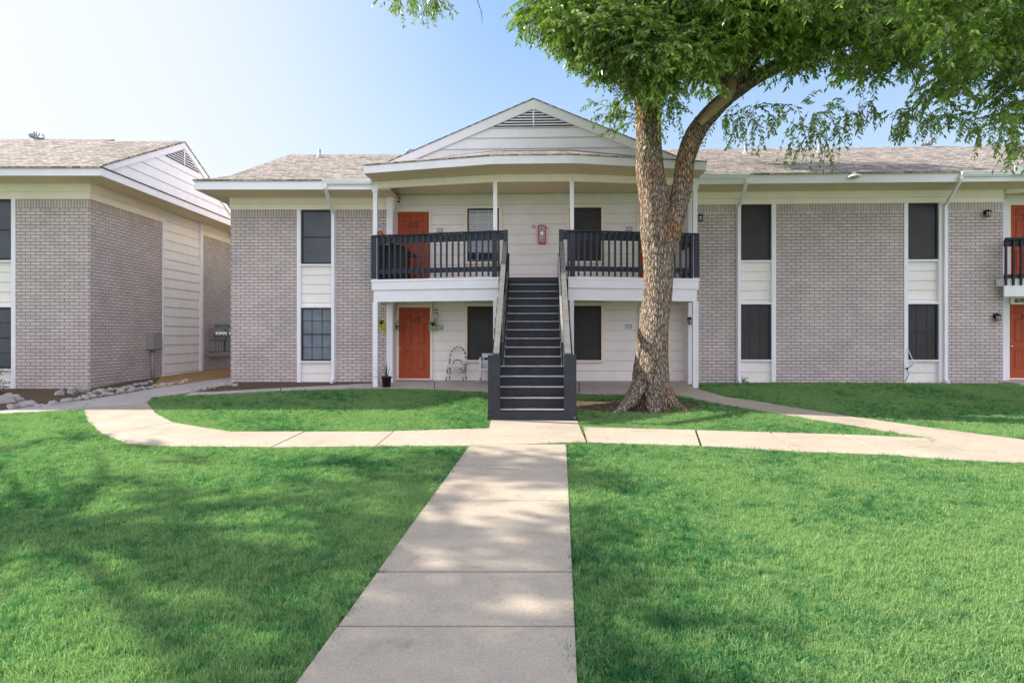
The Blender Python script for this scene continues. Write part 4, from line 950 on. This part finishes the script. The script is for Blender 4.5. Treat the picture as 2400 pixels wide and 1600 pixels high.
for pts,n,(w0,w1),lb,grp in (([(84,937),(150,924),(220,911),(300,899),(352,890)],30,(.05,.12),'grey limestone rock in the row along the lower edge of the left soil bed','rocks edging the left bed'),
   ([(205,906),(260,897),(310,886),(350,879)],14,(.06,.13),'grey rock in the second row beside the left side wall','rocks in the second row of the left bed'),
   ([(352,888),(400,882),(430,877)],9,(.05,.11),'small rock at the edge of the orange sand between the buildings','rocks edging the orange sand'),
   ([(440,899),(470,895),(500,890),(530,884),(545,887)],16,(.06,.12),'flat grey rock piled at the left corner of the main block','rocks at the main block corner')):
    for k in range(n):
        px,py=lerp_pts(pts,(k+.3+rs.uniform(-.2,.2))/n); w=rs.uniform(w0,w1); w*=.82; rg(px,py+rs.uniform(-2,2),w,w*rs.uniform(.45,.75),i,lb,grp); i+=1

# ------------------------------------------------------------------ tree
def limb(m, pts, rad, n=64, step=.045, amp=.016, lobes=0, mi=0, base=False, seed=0):
    P_=[Vector(p) for p in pts]; seglen=[(P_[i+1]-P_[i]).length for i in range(len(P_)-1)]; tot=sum(seglen)
    def ev(t):
        # catmull-rom over cumulative length
        d=t*tot; i=0
        while i<len(seglen)-1 and d>seglen[i]: d-=seglen[i]; i+=1
        f=d/seglen[i]; p0=P_[max(i-1,0)];p1=P_[i];p2=P_[i+1];p3=P_[min(i+2,len(P_)-1)]
        p=.5*((2*p1)+(-p0+p2)*f+(2*p0-5*p1+4*p2-p3)*f*f+(-p0+3*p1-3*p2+p3)*f**3)
        return p, rad[i]+(rad[i+1]-rad[i])*(f*f*(3-2*f))
    k=max(6,int(tot/step)); vs=[]; fs_=[]; side=Vector((1,0,0)); prev=None
    for j in range(k+1):
        t=j/k; p,r=ev(t); p2,_=ev(min(1,t+.01)); p1,_=ev(max(0,t-.01)); d=(p2-p1).normalized()
        side=(side-d*side.dot(d)).normalized(); tt=d.cross(side)
        for q in range(n):
            a=2*math.pi*q/n; c=math.cos(a); s=math.sin(a)
            rr=r
            if base:
                h=p.z-P_[0].z; fl=math.exp(-h/.22)
                rr*=1+fl*(.14*max(0,math.cos(a*2.5+1.2))**2+.26*max(0,math.cos(a-2.75))**6+.12*math.sin(a*5+.8))
                rr*=1+.05*math.sin(a*3+p.z*.7)
            rr*=1+.07*noise.noise(Vector((c*1.5+seed,s*1.5,p.z*1.1)))
            v=noise.noise(Vector((a*r*20+seed*7,s*3,p.z*4.0)))+.5*noise.noise(Vector((c*r*46,s*r*46,p.z*11)))
            rr+=amp*(1-abs(v)*2.2)
            vs.append(p+(side*c+tt*s)*rr)
    for j in range(k):
        for q in range(n): fs_.append((j*n+q,j*n+(q+1)%n,(j+1)*n+(q+1)%n,(j+1)*n+q))
    m.add(vs,fs_,mi,True)
TD=12.95
def T(px,py,d=TD): return at(px,py,d)
tx,ty=T(1499,930)[0],TD
TREE=empty('ash_tree',(tx,ty,float(g(tx,ty))),'large leafy tree with a thick ridged trunk forking in front of the right balcony','tree')
m=MB()
sc=TD/FOC
limb(m,[T(1499,948),T(1498,915),T(1496,872),T(1499,786),T(1505,722),T(1511,666),T(1512,598),T(1506,523),T(1502,460),T(1491,392),T(1489,312),T(1485,234),T(1471,125),T(1455,0),T(1450,-150)],
     [w*sc/2 for w in (92,88,80,67,63,64,69,70,66,61,54,51,46,40,30)],base=True,seed=1)
m.build('trunk',M['bark'],TREE)
m=MB()
limb(m,[T(1526,610,12.9),T(1541,545,12.88),T(1556,480,12.9),T(1569,420,12.9),T(1574,370,12.9),T(1596,310,12.85),T(1628,266,12.8),T(1682,215,12.7),T(1760,165,12.5),T(1860,120,12.2),T(1990,85,11.8),T(2150,60,11.5)],
     [w*sc/2 for w in (26,40,41,43,41,41,38,34,29,24,18,12)],seed=2,n=48)
m.build('limb',M['bark'],TREE)
m=MB(); limb(m,[T(1606,285,12.62),T(1650,240,12.5),T(1676,214,12.45),T(1686,170,12.45),T(1700,90,12.3),T(1720,-20,12.2)],[w*sc/2 for w in (15,23,20,15,11,7)],n=24,amp=.003,seed=3); m.build('limb',M['peeled'],TREE)
# root flare
m=MB()
for pts,r in (([T(1470,880,12.6),T(1452,915,12.5),T(1428,938,12.35),T(1405,950,12.2)],[.16,.15,.09,.02]),([T(1530,890,12.7),T(1545,925,12.6),T(1570,940,12.4),T(1590,948,12.3)],[.12,.12,.06,.02]),
              ([T(1500,900,12.45),T(1500,935,12.38),T(1510,946,12.3),T(1520,950,12.25)],[.16,.13,.08,.02])):
    zz=[(p[0],p[1],max(p[2],float(g(p[0],p[1]))-.02)) for p in pts]; limb(m,zz,r,n=28,amp=.010,seed=4)
m.build('root',M['bark'],TREE)
# branches into the crown
m=MB(); rs=random.Random(9)
def branch(m,a,b,r0,r1,sag=.3):
    a=Vector(a); b=Vector(b); mid_=a.lerp(b,.5)+Vector((rs.uniform(-.3,.3),rs.uniform(-.3,.3),sag)); m.tube([a,a.lerp(mid_,.5)+Vector((0,0,sag*.2)),mid_,mid_.lerp(b,.5)+Vector((0,0,sag*.1)),b],[r0,r0*.85,(r0+r1)/2,r1*1.3,r1],7)
BL=[(4.9,17.2,7.7,2.3,.9,.6,59),(1.9,11.4,5.65,1.0,.7,.50,50),(2.95,11.3,5.25,.95,.6,.6,62),(4.3,11.4,5.95,.9,.6,.5,55),(1.5,11.9,6.3,1.2,.9,.65,58),(5.6,11.4,5.75,1.0,.8,.6,43),(2.0,12.6,7.0,1.9,1.6,1.15,141),(3.0,12.1,6.7,1.5,1.3,1.3,126),(4.6,12.0,6.9,1.7,1.5,1.35,141),(6.2,11.8,6.45,1.9,1.6,1.4,117),(8.2,11.6,6.1,2.0,1.8,1.45,124),(6.6,9.3,5.35,1.7,1.2,1.0,72),
    (10.4,12.0,5.9,2.2,1.9,1.7,112),(4.2,10.0,6.3,1.6,1.2,.9,50),(8.7,9.6,5.0,1.8,1.3,1.2,72),(4.5,14.3,8.4,3.4,2.2,1.2,66),(9.0,14.4,8.0,3.2,2.0,1.3,47),(-1.1,12.2,8.35,1.4,1.2,.75,24)]
for (x,y,z,rx,ry,rz2,n) in BL:
    st=Vector(T(1489,234)) if x<4.2 else Vector(T(1860,120,12.2)) if x>5 else Vector(T(1682,215,12.7))
    for k in range(5):
        branch(m,st,(x+rs.uniform(-.8,.8)*rx,y+rs.uniform(-.7,.7)*ry,z+rs.uniform(-.3,.6)*rz2),.055,.012)
m.build('branch',M['bark'],TREE)
# foliage
class Leaves:
    def __init__(s): s.V=[]; s.tw=MB()
    def twig(s,p,d,L,nl,size,droop=.5,rs=random):
        p=Vector(p); d=Vector(d).normalized(); pts=[p.copy()]; st=L/5
        for i in range(5):
            d=(d+Vector((rs.uniform(-.12,.12),rs.uniform(-.12,.12),-droop*.22))).normalized(); p=p+d*st; pts.append(p.copy())
        s.tw.tube(pts,[.005,.0045,.004,.003,.0025,.002],3,0,False)
        for i in range(nl):
            t=(i//2+.6)/(nl/2)*.98; k=min(int(t*5),4); q=pts[k].lerp(pts[k+1],t*5-k); dd=(pts[k+1]-pts[k]).normalized()
            sd=dd.cross(Vector((rs.uniform(-.6,.6),rs.uniform(-.6,.6),1))).normalized()*(1 if i%2 else -1)
            ld=(dd*.55+sd*.8+Vector((0,0,-.35+rs.uniform(-.3,.2)))).normalized(); sz=size*rs.uniform(.7,1.2)
            nrm=ld.cross(Vector((rs.uniform(-1,1),rs.uniform(-1,1),rs.uniform(-1,1)))).normalized()*sz*.19
            b=Vector((0,0,-sz*.08))
            s.V.append((q,q+ld*sz*.45+nrm,q+ld*sz+b,q+ld*sz*.45-nrm))
    def cluster(s,c,r,ntw,size,nl,rs,droop=.5,L=.45):
        c=Vector(c)
        for _ in range(ntw):
            d=Vector((rs.gauss(0,1),rs.gauss(0,1),rs.gauss(-.1,.7))).normalized(); s.twig(c+d*r*rs.uniform(0,.6),d,L*rs.uniform(.6,1.2),nl,size,droop,rs)
    def build(s,name,mat,parent):
        A_=np.array([[tuple(v) for v in q] for q in s.V],dtype=np.float32).reshape(-1,3); n=len(A_)//4
        me=bpy.data.meshes.new(name); me.vertices.add(len(A_)); me.vertices.foreach_set('co',A_.ravel()); me.loops.add(4*n); me.loops.foreach_set('vertex_index',np.arange(4*n,dtype=np.int32))
        me.polygons.add(n); me.polygons.foreach_set('loop_start',np.arange(0,4*n,4,dtype=np.int32)); me.materials.append(mat); me.update(calc_edges=True)
        o=bpy.data.objects.new(name,me); COL.objects.link(o); place(o,parent,ID); return o
rs=random.Random(21); LV=Leaves()
for (x,y,z,rx,ry,rz2,n) in BL:
    for _ in range(n):
        d=Vector((rs.gauss(0,1),rs.gauss(0,1),rs.gauss(0,1))).normalized(); q=rs.random()**(1/2.4)
        c=(x+d.x*rx*q,y+d.y*ry*q,z+d.z*rz2*q)
        LV.cluster(c,.22,7,.112,18,rs)
# drooping sprays under the crown: (px,top,bottom,depth)
for px,pt,pb,dd,k in ((1700,240,335,12.2,4),(1738,230,345,12.2,4),(1770,230,300,12.0,3),(1835,240,372,11.6,5),(1870,240,330,11.6,3),(1905,250,385,11.4,5),(1940,240,320,11.4,4),(1985,230,290,11.6,3),(2062,240,318,11.6,4),(2085,235,300,11.5,3),
    (2130,250,310,11.4,4),(2175,240,290,11.4,3),(2235,250,320,11.2,4),(2290,270,345,10.6,3),(2330,300,385,10.2,4),(2345,250,350,10.2,4),(1530,180,275,12.6,5),(1545,200,315,12.5,3),(1505,220,320,12.5,3),(1655,260,275,12.2,1),
    (1450,210,285,12.3,4),(1420,225,270,12.3,3),(1300,90,130,12.4,3),(1345,110,160,12.4,3),(1395,150,205,12.3,4),(1440,170,225,12.2,4),(905,-25,20,12.2,3),(960,-25,22,12.2,3),(985,-20,25,12.2,3),(1000,-15,15,12.2,2)):
    for j in range(k*2):
        t=rs.random(); yy=pt+(pb-pt)*t*.7; x,y,z=at(px+rs.uniform(-14,14),yy,dd+rs.uniform(-.4,.4)); LV.twig((x,y,z),(rs.uniform(-.5,.5),rs.uniform(-.5,.5),-.8),(pb-yy)*dd/FOC*rs.uniform(.7,1.05)+.12,14,.095,.4,rs)
    LV.cluster(at(px,pt+12,dd),.32,4,.095,16,rs,.9,.5); LV.cluster(at(px+8,(pt*2+pb)/3,dd+.1),.2,3,.095,14,rs,1.2,.4)
for px,py,tx_,ty_,dd in ((1455,262,1352,235,12.3),(1450,270,1370,262,12.3),(1455,280,1395,300,12.3),(1290,75,1216,62,12.3),(1300,95,1238,75,12.3),(1410,190,1335,150,12.4),(1380,150,1305,108,12.4),(1250,30,1205,12,12.4)):
    a=Vector(at(px,py,dd)); b=Vector(at(tx_,ty_,dd)); LV.tw.tube([a,a.lerp(b,.5)+Vector((0,0,.03)),b],[.008,.006,.003],4)
    for j in range(7):
        q=a.lerp(b,(j+.5)/7); LV.twig(q,(b-a).normalized()+Vector((rs.uniform(-.8,.8),rs.uniform(-.8,.8),rs.uniform(-.8,.4))),.28,12,.09,.5,rs)
cr_=LV.build('crown',M['leaf'],TREE); LV.tw.build('twig',M['bark'],TREE)
# bare hanging twig at the top
m=MB(); m.tube([at(1092,-40,12),at(1096,0,12),at(1106,30,12),at(1108,55,12)],[.012,.010,.007,.003],5); m.build('twig',M['bark'],TREE)
# second tree standing to the left, outside the view: its crown shades the lawn and walk
T2=empty('shade_tree',(-15.5,8.5,float(g(-15.5,8.5))),'tall tree beyond the left edge, casting dappled shade on the near walk','tree')
m=MB(); limb(m,[(-15.5,8.5,-1.7),(-15.4,8.5,1.0),(-15.2,8.6,3.2),(-14.9,8.4,5.5),(-14.2,8.2,7.5)],[.45,.34,.30,.24,.12],n=32,step=.15,base=True,seed=8); m.build('trunk',M['bark'],T2)
L2=Leaves(); rs=random.Random(33)
for (x,y,z,rx,ry,rz2,n) in ((-17.8,11.6,6.2,2.4,1.6,1.2,8),(-14.6,9.6,6.2,2.2,1.8,1.1,10),(-11.7,7.6,6.0,1.6,2.1,.9,44),(-18.5,8.0,6.5,2.6,2.2,1.3,7),(-11.4,5.6,6.2,1.5,1.5,.8,34),(-12.6,11.0,6.9,1.5,1.1,.6,22),(-16.5,5.5,6.2,2.6,1.8,1.0,7)):
    for _ in range(n):
        d=Vector((rs.gauss(0,1),rs.gauss(0,1),rs.gauss(0,1))).normalized(); q=rs.random()**(1/2.4); c=Vector((x+d.x*rx*q,y+d.y*ry*q,z+d.z*rz2*q)); L2.cluster(c,.24,9,.16,14,rs)
    for k in range(4): branch(m:=MB(),(-14.9,8.4,5.5),(x+rs.uniform(-.6,.6)*rx,y+rs.uniform(-.6,.6)*ry,z),.07,.02) or m.build('branch',M['bark'],T2)
L2.build('crown',M['leaf'],T2); L2.tw.build('twig',M['bark'],T2)

# small plants
def weed(px,py,label,n=26,size=.10,seed=1,mat='weed',h=.16,world=None,spread=.10):
    rs=random.Random(seed); x,y=P(px,py) if world is None else world; Mo=Matrix.Translation((x,y,float(g(x,y))+.01)); o=empty('weed',Mo,label,'plant'); 
    l=Leaves()
    for _ in range(n): l.twig(Vector((x+rs.uniform(-.03,.03),y+rs.uniform(-.03,.03),float(g(x,y))+.01)),(rs.uniform(-1,1)*spread/.1,rs.uniform(-1,1),rs.uniform(.8,2)),h*rs.uniform(.6,1.2),8,size*.5,.5,rs)
    f=l.build('foliage',M[mat],o); f.matrix_basis=Mo.inverted()
    s_=l.tw.build('stem',M[mat],o,ID); return o
weed(1130,966,'pale flowering weed at the left foot of the stairs',22,.09,1)
weed(1325,968,'small weed at the right foot of the stairs',16,.08,2,h=.13)
weed(1370,962,'small leafy weed between the stairs and the tree roots',14,.08,3,h=.14)
weed(1509,938,'low green shoots growing at the foot of the tree trunk',26,.12,4,h=.2,spread=.2)
weed(1545,946,'yellow green grass tuft just right of the trunk base',26,.10,5,h=.15,spread=.2)
weed(1702,878,'dark low weed at the brick wall under the downspout of the right wing',24,.12,6,'leaf2',.22,spread=.3)
weed(1896,873,'dark weed against the middle of the right brick wall',18,.12,7,'leaf2',.16,spread=.3)
# shrub at the left frame edge
rs=random.Random(44); sx_,sy_=(-20-CX)*14.6/FOC,14.6
SH=empty('rose_shrub',(sx_,sy_,float(g(sx_,sy_))),'dark green shrub branch reaching in at the left edge before the lower window','shrub')
l=Leaves()
for zc,xo in ((-.75,.15),(-.95,.12),(-1.2,.2)):
    for k in range(8): l.twig((sx_-.1,sy_,zc-.05),(1,rs.uniform(-.6,.6),rs.uniform(-.3,.5)),xo+.25,14,.07,.2,rs)
for k in range(20): l.twig((sx_-.4+rs.uniform(-.3,.2),sy_+rs.uniform(-.3,.3),rs.uniform(-1.3,-.7)),(rs.uniform(-1,1),rs.uniform(-1,1),.5),.3,14,.07,.3,rs)
f=l.build('foliage',M['leaf2'],SH); f.matrix_basis=WORLD[SH.name].inverted(); l.tw.tube([(sx_-.3,sy_,-1.5),(sx_-.25,sy_,-1.1),(sx_-.1,sy_,-.8)],.02,6); l.tw.build('stem',M['bark'],SH,ID)

# ------------------------------------------------------------------ grass
tuft_col=bpy.data.collections.new('grass_tufts')
def tuft(seed,nb,spread,h):
    r=np.random.default_rng(seed); vs=[];fs_=[]
    for _ in range(nb):
        a=r.uniform(0,6.28); rr=spread*math.sqrt(r.random()); x,y=rr*math.cos(a),rr*math.sin(a); hh=h*r.uniform(.55,1.15); la=r.uniform(0,6.28); ln=r.uniform(.15,.9)*hh; w=r.uniform(.0014,.0028)
        fa=r.uniform(0,3.14); wx,wy=w*math.cos(fa),w*math.sin(fa); mx,my=x+.35*ln*math.cos(la),y+.35*ln*math.sin(la); tx2,ty2=x+ln*math.cos(la),y+ln*math.sin(la); o=len(vs)
        vs += [(x-wx,y-wy,-.005),(x+wx,y+wy,-.005),(mx+wx*.8,my+wy*.8,hh*.6),(mx-wx*.8,my-wy*.8,hh*.6),(tx2,ty2,hh*(1-.35*ln/hh))]
        fs_ += [(o,o+1,o+2,o+3),(o+3,o+2,o+4)]
    me=bpy.data.meshes.new('grass_tuft'); me.from_pydata(vs,[],fs_); me.materials.append(M['grass']); me.update()
    o=bpy.data.objects.new('grass_tuft',me); tuft_col.objects.link(o)
for i in range(6): tuft(100+i,28,.036,.046)
for i in range(2): tuft(200+i,18,.03,.066)
def inside(poly,x,y):
    c=np.zeros(len(x),bool); n=len(poly)
    for i in range(n):
        x0,y0=poly[i]; x1,y1=poly[(i+1)%n]
        if y0==y1: continue
        k=((y0>y)!=(y1>y))&(x<(x1-x0)*(y-y0)/(y1-y0)+x0); c^=k
    return c
def grass():
    bands=[(.8,2.4,600),(2.4,4.2,1900),(4.2,6.5,1500),(6.5,9,1100),(9,12,800),(12,16.45,560)]
    X=[];Y=[]
    for y0,y1,dn in bands:
        xm=.92*y1+4.0; n=int((2*xm)*(y1-y0)*dn); x=RNG.uniform(-xm,xm,n); y=RNG.uniform(y0,y1,n); k=(np.abs(x)<(.90*y+.6))|((np.abs(x)<(.90*y+3.8))&(RNG.random(n)<.45)); X.append(x[k]);Y.append(y[k])
    X=np.concatenate(X);Y=np.concatenate(Y); keep=np.ones(len(X),bool)
    jx=X+RNG.normal(0,.022,len(X)); jy=Y+RNG.normal(0,.022,len(X))
    for p in POLYS[:]: 
        keep&=~inside(p,jx,jy)
    # edge of the soil patch thins out instead of stopping
    soft=inside(POLYS[SOFT],X,Y); d=((X-2.35)/1.85)**2+((Y-12.95)/.80)**2; keep|= soft & (RNG.random(len(X))<np.clip((d-.75)*.9,0,1)*.35+.03)
    keep&=~((Y>16.42-.0373*(X-4.96)-.02)&(X>4.2)); keep&=~((Y>15.4)&(X<5.0)&(X>-3.9)); keep&=~((X<-8)&(Y>14.5))
    X=X[keep];Y=Y[keep]; Z=g(X,Y)-.01
    me=bpy.data.meshes.new('grass'); me.vertices.add(len(X)); me.vertices.foreach_set('co',np.stack([X,Y,Z],1).astype(np.float32).ravel()); me.update()
    o=bpy.data.objects.new('grass',me); COL.objects.link(o); tag(o,'short green mown lawn grass on both sides of the walks','grass',kind='stuff')
    ng=bpy.data.node_groups.new('scatter_grass','GeometryNodeTree'); ng.interface.new_socket('Geometry',in_out='INPUT',socket_type='NodeSocketGeometry'); ng.interface.new_socket('Geometry',in_out='OUTPUT',socket_type='NodeSocketGeometry')
    nd=ng.nodes; gi=nd.new('NodeGroupInput'); go=nd.new('NodeGroupOutput'); ip=nd.new('GeometryNodeInstanceOnPoints'); ci=nd.new('GeometryNodeCollectionInfo'); ci.inputs[0].default_value=tuft_col
    ci.inputs['Separate Children'].default_value=True; ci.inputs['Reset Children'].default_value=True; ip.inputs['Pick Instance'].default_value=True
    rr=nd.new('FunctionNodeRandomValue'); rr.data_type='FLOAT_VECTOR'; rr.inputs[0].default_value=(-.22,-.22,0); rr.inputs[1].default_value=(.22,.22,6.28)
    rsx=nd.new('FunctionNodeRandomValue'); rsx.data_type='FLOAT'; rsx.inputs[2].default_value=.65; rsx.inputs[3].default_value=1.35
    L=ng.links.new; L(gi.outputs[0],ip.inputs['Points']); L(ci.outputs[0],ip.inputs['Instance']); L(rr.outputs[0],ip.inputs['Rotation']); L(rsx.outputs[1],ip.inputs['Scale']); L(ip.outputs[0],go.inputs[0])
    md=o.modifiers.new('scatter','NODES'); md.node_group=ng
    print('grass tufts',len(X))
SOFT=[i for i,p in enumerate(POLYS) if len(p)==56][0]
grass()

# ------------------------------------------------------------------ light, sky, camera
v=Vector((-1.45,.40,1.0)); el=math.asin(v.normalized().z); az=math.atan2(v.x,v.y)
sd=bpy.data.lights.new('sun','SUN'); sd.energy=2.4; sd.angle=R(.6); sd.color=(1.0,.93,.82)
so=bpy.data.objects.new('sun',sd); COL.objects.link(so); so.rotation_mode='QUATERNION'; so.rotation_quaternion=v.to_track_quat('Z','Y'); so.location=(-20,5,20)
w=bpy.data.worlds.new('World'); scene.world=w; w.use_nodes=True; nt=w.node_tree; nt.nodes.clear()
wo=nt.nodes.new('ShaderNodeOutputWorld'); bg=nt.nodes.new('ShaderNodeBackground'); sk=nt.nodes.new('ShaderNodeTexSky'); sk.sky_type='NISHITA'
sk.sun_disc=False; sk.sun_elevation=el; sk.sun_rotation=az; sk.altitude=200; sk.air_density=1.0; sk.dust_density=1.2; sk.ozone_density=1.6
bg.inputs[1].default_value=.145
gm=nt.nodes.new('ShaderNodeGamma'); gm.inputs[1].default_value=.45; nt.links.new(sk.outputs[0],gm.inputs[0]); hs=nt.nodes.new('ShaderNodeHueSaturation'); hs.inputs['Saturation'].default_value=1.7; nt.links.new(gm.outputs[0],hs.inputs['Color']); 
# bright cloud added behind the viewer, out of view, to lift the shaded fronts
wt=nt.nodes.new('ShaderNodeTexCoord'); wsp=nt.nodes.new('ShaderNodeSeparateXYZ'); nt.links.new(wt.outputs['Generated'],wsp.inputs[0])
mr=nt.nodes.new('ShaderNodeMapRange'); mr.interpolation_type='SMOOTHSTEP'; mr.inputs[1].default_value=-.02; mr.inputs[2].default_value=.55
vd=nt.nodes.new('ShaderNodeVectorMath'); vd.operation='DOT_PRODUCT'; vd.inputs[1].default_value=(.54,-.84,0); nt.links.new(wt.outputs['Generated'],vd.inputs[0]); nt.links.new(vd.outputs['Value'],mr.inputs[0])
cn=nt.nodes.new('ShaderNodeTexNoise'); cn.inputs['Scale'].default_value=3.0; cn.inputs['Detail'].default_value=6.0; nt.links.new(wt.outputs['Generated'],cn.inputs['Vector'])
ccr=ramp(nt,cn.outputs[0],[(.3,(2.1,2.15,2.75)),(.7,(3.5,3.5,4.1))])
skyc=mixc(nt,hs.outputs[0],(.97,.985,1.03),1.0,'MULTIPLY')
# pale haze towards the horizon
hz=nt.nodes.new('ShaderNodeMapRange'); hz.interpolation_type='SMOOTHSTEP'; hz.inputs[1].default_value=.50; hz.inputs[2].default_value=.0; hz.inputs[4].default_value=.72; nt.links.new(wsp.outputs[2],hz.inputs[0])
skyc=mixc(nt,skyc,(1.50,1.62,1.80),hz.outputs[0])
# white glow of the sky around the sun's side
vg=nt.nodes.new('ShaderNodeVectorMath'); vg.operation='DOT_PRODUCT'; vg.inputs[1].default_value=(-.955,.22,.20); nt.links.new(wt.outputs['Generated'],vg.inputs[0])
mg=nt.nodes.new('ShaderNodeMapRange'); mg.interpolation_type='SMOOTHSTEP'; mg.inputs[1].default_value=.26; mg.inputs[2].default_value=.86; mg.inputs[4].default_value=.9; nt.links.new(vg.outputs['Value'],mg.inputs[0])
skyc=mixc(nt,skyc,(1.80,1.85,1.92),mg.outputs[0])
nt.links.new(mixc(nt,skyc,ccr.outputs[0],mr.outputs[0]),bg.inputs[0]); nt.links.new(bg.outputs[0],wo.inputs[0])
cam=bpy.data.cameras.new('camera'); cam.sensor_width=36; cam.lens=FOC/2352*36; cam.shift_x=-7/2352; cam.shift_y=-14/2352; cam.clip_end=1000; cam.clip_start=.05
co=bpy.data.objects.new('camera',cam); COL.objects.link(co); co.location=(0,0,0); co.rotation_euler=(math.pi/2,0,0); scene.camera=co
scene.view_settings.view_transform='Standard'; scene.view_settings.look='None'; scene.view_settings.exposure=1.9; scene.view_settings.gamma=1
scene.cycles.max_bounces=8; scene.cycles.diffuse_bounces=4; scene.cycles.use_denoising=True
